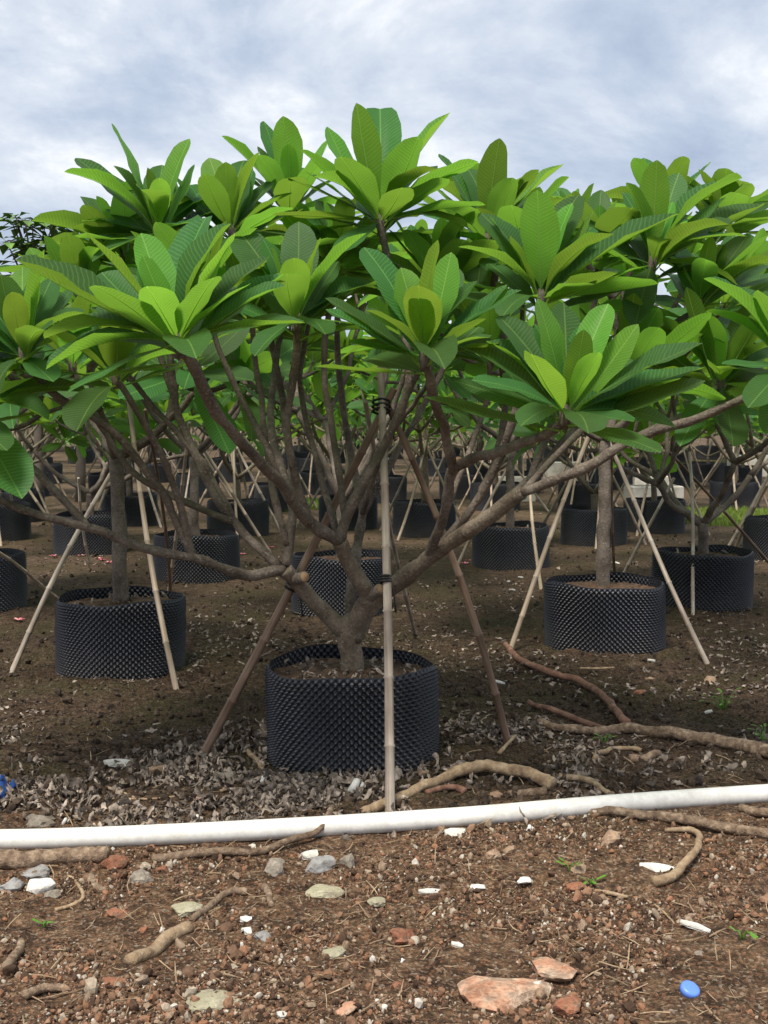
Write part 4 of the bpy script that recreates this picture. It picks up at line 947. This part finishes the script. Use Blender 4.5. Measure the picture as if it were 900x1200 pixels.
for i, (px, py, hw, fl, kd, mt, lab, rz) in enumerate(STONES):
    p = gnd(px, py); s_ = hw * (p - Vector((0, 0, CAM_H))).length / FPX * .86
    if kd == 'slab': v, f = slab((s_, s_ * .8, s_ * fl * .95), 1000 + i)
    else: v, f = lump((s_ * 1.15, s_ * .95, s_ * fl * 1.1), 1100 + i, 2 if hw < 14 else 3, .22)
    put('brick_fragment' if 'brick' in mt else 'stone', v, f, mt, px, py, lab, 'brick' if 'brick' in mt else 'stone', 'rubble in the soil', rz, sink=.46)

def snail(sz, seed):
    rng = np.random.default_rng(seed); V = []; F = []; nt_, ns = 30, 7
    for i in range(nt_):
        t_ = i / (nt_ - 1); th = t_ * 5.2 * math.pi; g = math.exp(1.9 * (t_ - 1)); rr = .62 * g; tr = .46 * g
        c = np.array([rr * math.cos(th), rr * math.sin(th), 1.7 * (1 - g)])
        for j in range(ns):
            a = 2 * math.pi * j / ns; V.append(c + np.array([math.cos(th) * math.cos(a) * tr, math.sin(th) * math.cos(a) * tr, math.sin(a) * tr * 1.15]))
    for i in range(nt_ - 1):
        for j in range(ns): k = (j + 1) % ns; F.append((i * ns + j, i * ns + k, (i + 1) * ns + k, (i + 1) * ns + j))
    V = np.array(V) * sz; return V[:, [2, 0, 1]], F          # spire lies along x
def shard(l_, w, seed, curve=.3):
    rng = np.random.default_rng(seed); V = []; F = []; n, c = 7, 3; th = .004
    for lay in (0, 1):
        for i in range(n):
            t_ = i / (n - 1); ww = w * math.sin(math.pi * (.12 + .78 * t_)) * rng.uniform(.85, 1.1)
            for j in range(c):
                u = j - 1; V.append(((t_ - .5) * l_, u * ww / 2, curve * w * (1 - u * u * .9) + .15 * l_ * math.sin(math.pi * t_) * .4 - lay * th))
    o = n * c
    for i in range(n - 1):
        for j in range(c - 1):
            q = (i * c + j, i * c + j + 1, (i + 1) * c + j + 1, (i + 1) * c + j); F.append(q[::-1]); F.append(tuple(k + o for k in q))
    rim = [i * c for i in range(n)] + [(n - 1) * c + 1] + [i * c + 2 for i in range(n - 1, -1, -1)] + [1]
    for i in range(len(rim)):
        a, b_ = rim[i], rim[(i + 1) % len(rim)]; F.append((a, b_, b_ + o, a + o))
    return np.array(V), F
SHELLS = [
 (532, 977, 'shard', 27, 13, 'white broken shell lying just in front of the pipe', .45),
 (362, 1003, 'shard', 26, 12, 'white leaf-shaped shell piece above the bluish grey slab', .9),
 (140, 896, 'shard', 36, 12, 'long white bone-like piece in the dead leaves', .25),
 (413, 925, 'snail', 14, 0, 'white pointed snail shell at the foot of the big front pot', .1),
 (306, 915, 'snail', 7, 0, 'small round white shell left of the big front pot', .7),
 (228, 962, 'snail', 8, 0, 'small white shell against the back of the pipe', .3),
 (618, 973, 'snail', 7, 0, 'curled white shell right of the broken shell by the pipe', .3),
 (505, 1046, 'shard', 30, 7, 'thin white shard pair in the middle of the bare soil', .2),
 (770, 1020, 'shard', 40, 16, 'whitish grey plaster piece inside the curl of bark', -.1),
 (815, 1087, 'shard', 34, 8, 'slender white bone-like shard in the right foreground soil', -.6),
 (288, 1078, 'shard', 13, 8, 'white chip above another in the foreground soil', .2),
 (289, 1092, 'shard', 11, 10, 'crumpled white chip beside the dark grey angular stone', .9),
 (75, 968 - 4, 'snail', 6, 0, 'tiny white shell behind the pipe by the beige stone', .2),
 (330, 1190, 'shard', 12, 8, 'tiny white chip at the front edge of the soil', .6),
 (188, 1091, 'snail', 5, 0, 'white pebble-like shell beside the pink brick bit', .6),
 (470, 1127, 'snail', 4, 0, 'tiny white shell below the dark red brick lump', .6),
 (536, 1108, 'shard', 14, 6, 'small glassy white chip right of the dark red brick', -.4),
]
for i, (px, py, kd, a, b_, lab, rz) in enumerate(SHELLS):
    d = (gnd(px, py) - Vector((0, 0, CAM_H))).length / FPX
    v, f = snail(a * d * .78, i) if kd == 'snail' else shard(a * d, b_ * d * 1.5, 50 + i)
    put('snail_shell' if kd == 'snail' else 'white_shard', v, f, 'shell', px, py, lab, 'shell' if kd == 'snail' else 'shard', 'white shells and shards', rz, (.15, .1), .12, True)
for i, (px, py) in enumerate([(610, 677), (596, 682), (600, 692), (667, 686), (788, 664), (722, 660), (622, 700), (655, 700), (760, 775), (830, 835), (775, 757), (583, 800), (685, 755), (880, 690), (870, 700), (770, 690)]):
    v, f = shard(.05 + .02 * (i % 3), .03, 80 + i)
    put('white_shard', v, f, 'shell', px, py, 'small white chip scattered on the dark soil behind the fallen branch', 'shard', 'white chips on the far soil', i * 1.1, (.1, .1), .1, True)

def stick(pts, r0, r1, mat, label, seed, cat='stick', name='fallen_branch', lift=.6, rough=.17, sides=10, forks=()):
    rng = np.random.default_rng(seed); P = []; R = []
    n = len(pts); k_ = 1.25 if max(r0, r1) > .009 and name != 'bark_curl' else 1.0; r0 *= k_; r1 *= k_
    for i, q in enumerate(pts):
        p = gnd(q[0], q[1]); r = r0 + (r1 - r0) * i / (n - 1); z = p.z + r * lift + (q[2] if len(q) > 2 else 0)
        P.append(Vector((p.x, p.y, z))); R.append(r * rng.uniform(.92, 1.08))
    o0 = P[0].copy(); b_ = MB(); b_.tube([p - o0 for p in P], R, sides, 9, rough * .7, wob=.0085 if max(r0, r1) > .009 else .004)
    for fk in forks:
        Q = [gnd(q[0], q[1]) + Vector((0, 0, r1 * .5)) - o0 for q in fk]; b_.tube(Q, [r0 * .7, r1 * .5] if len(Q) == 2 else list(np.linspace(r0 * .7, r1 * .45, len(Q))), 7, 3, rough)
    return tag(link(name, b_.mesh(name, M[mat]), None, o0), label, cat, 'fallen wood on the soil')
stick([(425, 955), (462, 940), (510, 921, .01), (550, 912, .025), (590, 911, .03), (630, 919, .02), (648, 924)], .016, .021, 'wood_pale', 'long pale curved root arching beside the pipe', 1)
stick([(655, 916, .01), (690, 921, .01), (718, 933)], .013, .009, 'wood_pale', 'short pale branch at the end of the curved root', 2)
stick([(500, 931), (530, 926), (545, 930)], .010, .012, 'wood_red', 'short reddish stick under the curved root', 3)
stick([(596, 934), (615, 931), (640, 930)], .012, .014, 'wood', 'grey-brown stick end between the curved root and the pipe', 4)
stick([(592, 766, .05), (612, 783, .03), (640, 793, .02), (680, 806, .02), (712, 830, .03), (735, 857, .03)], .014, .017, 'wood_red', 'thin reddish fallen branch curving down to the thick branch', 5)
stick([(632, 850, .01), (655, 858, .01), (700, 861, .01), (735, 860, .01), (800, 868, .01), (850, 876), (910, 888)], .014, .026, 'wood', 'thick rough fallen branch with splintered end', 6, forks=[[(806, 868), (838, 866)]])
stick([(620, 826, .01), (650, 838, .01), (690, 850), (725, 858)], .010, .013, 'wood_red', 'straight dull fallen branch merging into the thick branch', 7)
stick([(697, 892), (712, 882, .01), (735, 880, .01), (752, 881)], .011, .008, 'wood_pale', 'pale yellowish twig piece below the thick branch', 8)
stick([(738, 893), (755, 890), (772, 886)], .016, .014, 'wood', 'stubby pale log piece below the thick branch', 9)
stick([(680, 953), (730, 960, .01), (790, 966, .01), (845, 978, .01), (915, 985)], .013, .018, 'wood', 'long knotty fallen branch lying before the pipe', 10)
stick([(868, 950), (885, 953), (910, 956)], .014, .014, 'wood', 'broken branch end leaning on the pipe', 11)
stick([(780, 975), (808, 978, .02), (821, 988, .02), (818, 1003, .02), (803, 1022, .015), (785, 1034, .01), (766, 1038)], .008, .019, 'wood_pale', 'curled tan strip of bark round the plaster piece', 12, name='bark_curl', cat='bark')
stick([(178, 1010), (230, 1005, .01), (290, 1003, .01), (345, 992, .015), (375, 982, .03), (389, 966, .06)], .012, .009, 'wood', 'long dark stick ending upturned against the pipe', 13)
stick([(-20, 1014), (40, 1012), (90, 1010), (127, 1006)], .026, .022, 'wood', 'fat weathered log lying along the front of the pipe', 14, cat='log', name='log')
stick([(152, 1131), (190, 1110), (222, 1090)], .014, .017, 'wood_pale', 'flat tan piece of wood lying diagonally in the foreground', 15)
stick([(225, 1080), (245, 1064), (268, 1050), (290, 1048)], .009, .011, 'wood', 'grey driftwood stick pointing at the flat tan wood', 16)
stick([(310, 1042), (316, 1056), (318, 1064)], .010, .008, 'wood', 'stubby grey twig beside the rough greyish stone', 17)
stick([(240, 885 + 7), (290, 882), (303, 895), (311, 906)][1:], .010, .007, 'wood_pale', 'short pale twig beside the big front pot', 18)
stick([(258, 928), (280, 925), (300, 922)], .006, .005, 'wood_pale', 'thin pale root in the dead leaves', 19)
stick([(150, 937), (180, 937), (205, 934)], .005, .004, 'wood_pale', 'thin yellowish root among the dead leaves', 20)
stick([(125, 924), (140, 928), (158, 936)], .006, .005, 'wood_pale', 'bent yellowish twig among the dead leaves', 21)
stick([(28, 1170), (50, 1165), (77, 1160)], .011, .008, 'wood', 'grey flat stick in the left foreground', 22)
stick([(100, 1178), (106, 1160), (115, 1140)], .009, .006, 'wood', 'upright-lying grey twig in the left foreground', 23)
stick([(65, 1068), (85, 1062), (98, 1052), (88, 1035), (65, 1022)], .007, .005, 'wood_pale', 'forked tan root by the white plaster piece', 24)
stick([(105, 1032), (112, 1042), (124, 1046)], .015, .010, 'wood', 'curved dark root behind the round pale stone', 25)
stick([(698, 1046), (715, 1049), (736, 1053)], .008, .007, 'wood_pale', 'short pale twig right of the flat reddish chip', 26)
stick([(757, 1055), (775, 1066), (790, 1083)], .003, .003, 'wood_pale', 'hair-thin pale stem above the slender white shard', 27)
stick([(680, 784), (700, 784), (720, 783)], .007, .006, 'wood_pale', 'short pale strip in front of the bare-trunk pot', 28)
stick([(507, 985), (515, 977), (522, 967)], .008, .006, 'wood', 'dark flat twig beside the white broken shell', 29)
stick([(409, 977), (418, 971), (427, 964)], .007, .003, 'wood', 'thin pointed twig touching the pipe', 30)
stick([(585, 884), (595, 876, .01), (604, 868, .02)], .009, .007, 'wood_pale', 'pale split twig at the foot of the right leaning stake', 31)
stick([(5, 1140), (20, 1120), (25, 1105)], .012, .009, 'wood', 'crumbly tan wood at the left foreground', 32)
stick([(545, 1032), (530, 1010)], .003, .002, 'wood', 'tiny dark twig in the middle of the bare soil', 33)
stick([(0, 700), (20, 705), (45, 700)], .012, .010, 'wood', 'dead stick lying between the two left pots', 34)

# blue sheet and cap
rng = np.random.default_rng(8); n = 12; V = []
c0 = gnd(-6, 934); 
for i in range(n):
    for j in range(n):
        u, w = i / (n - 1) - .5, j / (n - 1) - .5; rr = math.hypot(u, w)
        V.append((u * .12, w * .22, .06 * max(0, 1 - 2.2 * rr ** 1.5) + rng.normal(0, .007) + .012 * math.sin(14 * u + 9 * w)))
F = [(i * n + j, (i + 1) * n + j, (i + 1) * n + j + 1, i * n + j + 1) for i in range(n - 1) for j in range(n - 1)]
o = link('blue_sheet', mesh('blue_sheet', V, F, M['blue_sheet']), None, (c0.x, c0.y + .05, c0.z - .004)); tag(o, 'crumpled blue plastic sheet lying in the dead leaves', 'plastic sheet')
sm = o.modifiers.new('thickness', 'SOLIDIFY'); sm.thickness = .003
prof = [(0, .012), (.018, .0125), (.0235, .011), (.0255, .006), (.0258, -.006), (.0235, -.0065), (.023, .004), (0, .006)]
V = []; F = []; ns = 40
for r, z in prof:
    for i in range(ns):
        a = 2 * math.pi * i / ns; k = 1 + (.015 if (i % 2 and -.007 < z < .008 and r > .0252) else 0); V.append((max(r, .0005) * k * math.cos(a), max(r, .0005) * k * math.sin(a), z))
for i in range(len(prof) - 1):
    for j in range(ns): F.append((i * ns + j, i * ns + (j + 1) % ns, (i + 1) * ns + (j + 1) % ns, (i + 1) * ns + j))
p = gnd(808, 1166); o = link('bottle_cap', mesh('bottle_cap', V, F, M['blue_cap']), None, (p.x, p.y, p.z + .012)); o.rotation_euler = (.35, .3, 0)
tag(o, 'round blue plastic bottle cap lying in the foreground soil', 'bottle cap')

# fallen pink blossoms
def blossom(sz, seed):
    rng = np.random.default_rng(seed); V = []; F = []
    for k in range(5):
        a = k * 1.2566 + rng.normal(0, .1); c, s_ = math.cos(a), math.sin(a); b0 = len(V); li = rng.uniform(.1, .6)
        for (r, w, h) in ((.08, .05, 0), (.5, .26, .1 + .2 * li), (.85, .24, .15 + .35 * li), (1.0, .05, .15 + .4 * li)):
            for q in (-1, 0, 1): V.append((c * r - s_ * w * q, s_ * r + c * w * q, h + .08 * abs(q)))
        for i in range(3):
            for j in range(2): F.append((b0 + i * 3 + j, b0 + i * 3 + j + 1, b0 + (i + 1) * 3 + j + 1, b0 + (i + 1) * 3 + j))
    return np.array(V) * sz, F
for i, (px, py) in enumerate([(120, 657), (128, 660), (62, 652), (116, 655), (22, 727), (318, 642), (284, 650), (548, 658), (545, 661), (95, 652)]):
    v, f = blossom(.045, i); put('fallen_blossom', v, f, 'petal', px, py, 'pink fallen plumeria blossom on the dark soil between the pots', 'flower', 'fallen blossoms', i, sink=.05, smooth=True)

# weeds
def weed(px, py, label, seed, n=14, h=.11):
    rng = np.random.default_rng(seed); p = gnd(px, py); e_ = empty('weed', p); tag(e_, label, 'weed', 'small weeds in the soil')
    for i in range(n):
        a = rng.random() * 6.28; r = rng.uniform(.2, .9) * h; z = rng.uniform(.35 * h, h); tip = Vector((r * math.cos(a), r * math.sin(a), z))
        b_ = MB(); b_.tube([Vector((0, 0, -.01)), tip * .6 + Vector((0, 0, .01)), tip], [.002, .0018, .001], 4, 2); link('stem', b_.mesh('stem', M['weed']), e_)
        l_ = rng.uniform(.022, .04); o = link('leaf', WEEDLEAF, e_)
        d = Vector((math.cos(a), math.sin(a), rng.uniform(-.2, .5))); o.matrix_basis = leaf_matrix(tip, d, Vector((0, 0, 1)), l_, 1.6)
WEEDLEAF = leaf_mesh('leaf', 77, M['weed'], W=.2, bend=.5, rows=7, cols=3, rib=False)
weed(848, 832, 'small green weed growing right of the thick fallen branch', 1)
weed(896, 872, 'green weed sprout behind the thick fallen branch end', 2, 8, .08)
weed(708, 870, 'tiny weed sprouting at the thick fallen branch', 3, 5, .04)
weed(668, 1020, 'tiny green sprout by the orange-tan pebble', 4, 4, .025)
weed(692, 1036, 'tiny green sprout by the flat reddish chip', 6, 4, .025)
weed(870, 1100, 'tiny green seedling right of the slender white shard', 5, 4, .04)
weed(52, 1086, 'tiny green seedling in the left foreground', 9, 4, .02)

# ------------------------------------------------------------------ ground cover (uncountable)
rng = np.random.default_rng(77); CAPP = gnd(808, 1166)
def in_pot(x, y): return any((x - a) ** 2 + (y - b_) ** 2 < (POT_R + .015) ** 2 for a, b_ in POTS[:12])
def litter(n, pxr, pyr, dens):
    out = []
    while len(out) < n:
        px, py = rng.uniform(*pxr), rng.uniform(*pyr); p = gnd0(px, py)
        if in_pot(p.x, p.y): continue
        if abs(p.y - float(pipe_y(p.x))) < .05: continue
        if (p.x - CAPP.x) ** 2 + (p.y - CAPP.y) ** 2 < .002: continue
        if rng.random() < dens(px, py, p): out.append((p.x, p.y, ghf(p.x, p.y)))
    return out
def d_leaf(px, py, p):
    c = .42 + 2.4 * float(fbm(p.x, p.y, 2.1, 3)); py_ = py - np.interp(px, [0, 900], [975, 938])
    band = max(0, 1 - abs(py_ + 42) / 75) if py_ < 0 else max(0, 1 - py_ / 26) * .7
    right = 1 if px < 640 else max(.08, 1 - (px - 640) / 90)
    left = 1.0
    return max(0, min(1, band * 1.1 * right * c))
pts = litter(2300, (-60, 960), (850, 1000), d_leaf)
tag(link('leaf_litter', scatter('leaf_litter', DRY, pts, rng.uniform(.04, .10, len(pts)), M['dry'], rng, False, sink=.3, smooth=True)), 'grey curled dead leaves carpeting the soil along the pipe', None, None, 'stuff')
def d_far(px, py, p):
    return max(0.02, min(1, .18 + 2.2 * float(fbm(p.x + 3, p.y, 1.1, 3))))
pts = litter(4500, (-150, 1050), (570, 880), d_far)
tag(link('leaf_litter', scatter('leaf_litter', DRY, pts, rng.uniform(.03, .08, len(pts)), M['dry'], rng, True, sink=.3, smooth=True)), 'scattered dead leaf scraps on the soil between the pots', None, None, 'stuff')
PEB = [lump((1, .8, .6), 2000 + i, 1, .3, 3) for i in range(8)]
def d_grit(px, py, p): return min(1, .35 + 1.2 * float(fbm(p.x, p.y + 9, 3.0, 3)))
PEB2 = [lump((1, .8, .55), 2100 + i, 2, .4, 4) for i in range(8)]
pts = litter(650, (-40, 940), (955, 1215), lambda px, py, p: d_grit(px, py, p) if p.y < float(pipe_y(p.x)) else 0)
sz = np.minimum(.006 + rng.exponential(.005, len(pts)), .028)
tag(link('rubble_crumbs', scatter('rubble_crumbs', PEB2, pts, sz, M['grit'], rng, sink=.5)), 'crumbled brick and pebble bits thick in the soil before the pipe', None, None, 'stuff')
pts = litter(16000, (-40, 940), (945, 1215), lambda px, py, p: d_grit(px, py, p) if p.y < float(pipe_y(p.x)) else 0)
sz = np.minimum(.0022 + rng.exponential(.0026, len(pts)), .016)
tag(link('gravel', scatter('gravel', PEB, pts, sz, M['grit'], rng, sink=.45)), 'reddish grit and crumbs strewn over the soil before the pipe', None, None, 'stuff')
pts = litter(9000, (-60, 960), (600, 960), lambda px, py, p: .5 if p.y > float(pipe_y(p.x)) else 0)
sz = np.minimum(.004 + rng.exponential(.0055, len(pts)), .032)
tag(link('gravel', scatter('gravel', PEB, pts, sz, M['clod'], rng, sink=.45)), 'small clods and crumbs on the dark soil behind the pipe', None, None, 'stuff')
TW = []
for i in range(6):
    b_ = MB(); rg = np.random.default_rng(i); b_.tube([(0, -.5, 0), (rg.normal(0, .08), 0, rg.normal(0, .05)), (rg.normal(0, .1), .5, 0)], [.022, .03, .012], 4, 2); TW.append((np.concatenate(b_.v), b_.f))
pts = litter(700, (-40, 940), (860, 1215), lambda px, py, p: .6)
tag(link('twig_bits', scatter('twig_bits', TW, pts, rng.uniform(.02, .09, len(pts)), M['wood_pale'], rng, True, .3)), 'fine twig and root bits strewn over the soil', None, None, 'stuff')
# grass patches far right and left
def grass(cx, cy, rx, ry, n, label, h=.06):
    V = []; F = []
    for i in range(n):
        a, r = rng.random() * 6.28, math.sqrt(rng.random()); x, y = cx + rx * r * math.cos(a), cy + ry * r * math.sin(a)
        z = ghf(x, y); hh = h * rng.uniform(.4, 1.3); b_ = rng.random() * 6.28; w = .006; k = len(V); le = rng.normal(0, .35, 2)
        V += [(x - w * math.cos(b_), y - w * math.sin(b_), z - .005), (x + w * math.cos(b_), y + w * math.sin(b_), z - .005), (x + le[0] * hh, y + le[1] * hh, z + hh)]; F.append((k, k + 1, k + 2))
    tag(link('grass', mesh('grass', V, F, M['grass'], False)), label, None, None, 'stuff')
q = gnd0(865, 607); grass(q.x, q.y, 1.1, 1.5, 9000, 'low bright grass patch on the open soil at the far rows')
q = gnd0(335, 592); grass(q.x, q.y, .8, 1.4, 5000, 'low grass patch between the far left pots')
q = gnd0(850, 548); grass(q.x, q.y, 5, 3.5, 14000, 'yellow-green grass bank beyond the concrete troughs', .12)

# ------------------------------------------------------------------ concrete troughs
def trough(px, yf, wpx, h, label, rz):
    p = gnd(px, yf); w = wpx * p.y / FPX; d = w * .6; th = .05; rg = np.random.default_rng(int(px)); V = []; F = []
    def ring(x, y, z): return [(-x, -y, z), (x, -y, z), (x, y, z), (-x, y, z)]
    rings = [ring(w / 2 * .96, d / 2 * .96, -.03), ring(w / 2, d / 2, h * .5), ring(w / 2, d / 2, h - .015), ring(w / 2 - .012, d / 2 - .012, h), ring(w / 2 - th, d / 2 - th, h), ring(w / 2 - th, d / 2 - th, h - .14)]
    for r in rings: V += [(a + rg.normal(0, .006), b_ + rg.normal(0, .006), c) for a, b_, c in r]
    for i in range(len(rings) - 1):
        for j in range(4): k = (j + 1) % 4; F.append((i * 4 + j, i * 4 + k, (i + 1) * 4 + k, (i + 1) * 4 + j))
    n = len(V) - 4; F.append((n, n + 1, n + 2, n + 3)); F.append((3, 2, 1, 0))
    o = link('concrete_trough', mesh('concrete_trough', V, F, M['concrete_grey'], False), None, (p.x, p.y + d / 2, p.z)); o.rotation_euler = (0, 0, rz)
    tag(o, label, 'trough', 'concrete troughs in the far rows')
trough(769, 603, 62, .42, 'pale concrete trough beside the bright grass patch', .1)
trough(765, 584, 40, .40, 'weathered grey trough just behind the pale one', -.1)
trough(605, 588, 46, .42, 'pale concrete trough behind the greenish-trunked pot', .05)
trough(885, 558, 50, .5, 'beige concrete trough on the far grass bank', .0)
trough(660, 566, 40, .45, 'small concrete trough between the far pots', .1)

# ------------------------------------------------------------------ far backdrop: trees, shed, skyline tree
def leafy_tree(x, y, h, w, seed, label, n=900, ls=.34, whorl=False, cz=.6):
    rg = np.random.default_rng(seed); z = ghf(x, y); e_ = empty('broadleaf_tree', (x, y, z)); tag(e_, label, 'tree', 'trees beyond the nursery')
    b_ = MB(); b_.tube([(0, 0, -.1), (rg.normal(0, .1), 0, h * .4), (rg.normal(0, .15), 0, h * .8)], [.14, .10, .04], 7, 3, .05)
    lobes = [(rg.normal(0, w * .38), rg.normal(0, w * .3), h * rg.uniform(1 - cz, .93), w * rg.uniform(.22, .38)) for _ in range(11)]
    for lx, ly, lz, lr in lobes: b_.tube([(0, 0, h * .35), (lx * .5, ly * .5, (h * .35 + lz) / 2), (lx, ly, lz)], [.06, .04, .015], 5, 2)
    link('trunk', b_.mesh('trunk', M['bark_far']), e_)
    V, F = [], []
    for i in range(n):
        lx, ly, lz, lr = lobes[int(rg.integers(len(lobes)))]; d = rg.normal(0, 1, 3); d /= np.linalg.norm(d); r = lr * rg.random() ** .4
        c = np.array((lx, ly, lz)) + d * r * np.array((1, 1, .8)); k = len(V); s_ = ls * rg.uniform(.5, 1.1)
        u = rg.normal(0, 1, 3) + d * .8; u[2] -= .3; u /= np.linalg.norm(u); w_ = np.cross(u, rg.normal(0, 1, 3)); w_ /= np.linalg.norm(w_)
        nn = np.cross(u, w_) * .06 * s_
        V += [c, c + u * s_ * .45 + w_ * s_ * .17 + nn, c + u * s_, c + u * s_ * .45 - w_ * s_ * .17 + nn]; F += [(k, k + 1, k + 2), (k, k + 2, k + 3)]
    tag(link('crown', mesh('crown', V, F, M['far_leaf'], False), e_), kind='stuff')
for i in range(26):
    x = -26 + i * 2.1 + rng.normal(0, .4)
    leafy_tree(x, 48 + rng.uniform(0, 5), rng.uniform(3.6, 5.0), rng.uniform(3.2, 4.2), 60 + i, 'dense dark green tree in the belt beyond the nursery rows', 1500, .42, cz=.9)
def whorl_tree(px, py, Y, label, seed, nw, h_span, w_px):
    rg = np.random.default_rng(seed); top = at(px, py, Y); base = Vector((top.x, Y, ghf(top.x, Y))); e_ = empty('umbrella_tree', base); tag(e_, label, 'tree', 'trees beyond the nursery')
    h = top.z - base.z; W_ = w_px * Y / FPX; b_ = MB(); b_.tube([(0, 0, -.1), (.05, 0, h * .5), (0, 0, h * .93)], [.09, .07, .03], 7, 4, .05)
    V, F = [], []
    for i in range(nw):
        f = rg.random(); c = Vector((rg.uniform(-1, 1) * W_ / 2 * (1 - .45 * f), rg.normal(0, W_ * .25), h * (1 - h_span * (1 - f))))
        if i == 0: c = Vector((0, 0, h * .97))
        b_.tube([(c.x * .15, c.y * .15, c.z - .75), (c.x * .6, c.y * .6, c.z - .35), c], [.022, .016, .008], 5, 3)
        n = int(rg.integers(8, 12)); a0 = rg.random() * 6.28
        for j in range(n):
            a = a0 + j * 2 * math.pi / n; l_ = rg.uniform(.26, .42); d = Vector((math.cos(a), math.sin(a), rg.uniform(-.35, .35))).normalized()
            s_ = c + d * .08; mid_ = s_ + d * l_ * .5 + Vector((0, 0, .02)); end = s_ + d * l_ - Vector((0, 0, .05)); sd_ = d.cross(Vector((0, 0, 1)))  .normalized() * l_ * .24
            k = len(V); V += [s_, mid_ + sd_, end, mid_ - sd_, mid_ - Vector((0, 0, .02))]; F += [(k, k + 1, k + 4), (k + 1, k + 2, k + 4), (k + 2, k + 3, k + 4), (k + 3, k, k + 4)]
            b_.tube([c, s_], [.004, .004], 4, 1)
    link('trunk', b_.mesh('trunk', M['bark_far']), e_)
    tag(link('crown', mesh('crown', V, F, M['far_leaf'], False), e_), kind='stuff')
whorl_tree(38, 256, 20, 'dark tree with whorled drooping leaves rising on the skyline', 5, 26, .22, 95)
whorl_tree(88, 272, 21, 'slender smaller whorled tree beside the taller skyline tree', 6, 11, .14, 50)

# shed with sloped pale roof
sx, sy = 10.2, 33.0
e_ = empty('storage_shed', (sx, sy, 0)); tag(e_, 'far open shed with a pale sloping sheet roof glimpsed behind the leaves', 'shed')
def boxm(name, x0, x1, y0, y1, z0, z1, mat, parent, slope=0):
    V = [(x0, y0, z0), (x1, y0, z0), (x1, y1, z0), (x0, y1, z0), (x0, y0, z1), (x1, y0, z1 + slope), (x1, y1, z1 + slope), (x0, y1, z1)]
    F = [(0, 3, 2, 1), (4, 5, 6, 7), (0, 1, 5, 4), (1, 2, 6, 5), (2, 3, 7, 6), (3, 0, 4, 7)]; return link(name, mesh(name, V, F, M[mat], False), parent)
for x_, y_ in ((-1.6, -2), (3, -2), (-1.6, 2), (3, 2), (.7, -2)): boxm('post', x_ - .06, x_ + .06, y_ - .06, y_ + .06, -.1, 4.5 + (x_ + 2.6) * .23, 'bark_far', e_)
V = []; F = []; nn = 60
for i in range(nn):
    x = -2.6 + 6.2 * i / (nn - 1); zz = 4.55 + (x + 2.6) * .23 + .025 * math.cos(i * math.pi / 1.5)
    for y in (-2.6, 2.6): V.append((x, y, zz))
for i in range(nn - 1): F.append((i * 2, i * 2 + 2, i * 2 + 3, i * 2 + 1))
o = link('roof', mesh('roof', V, F, M['roof']), e_); sm = o.modifiers.new('thickness', 'SOLIDIFY'); sm.thickness = .04
print('objects', len(bpy.data.objects))
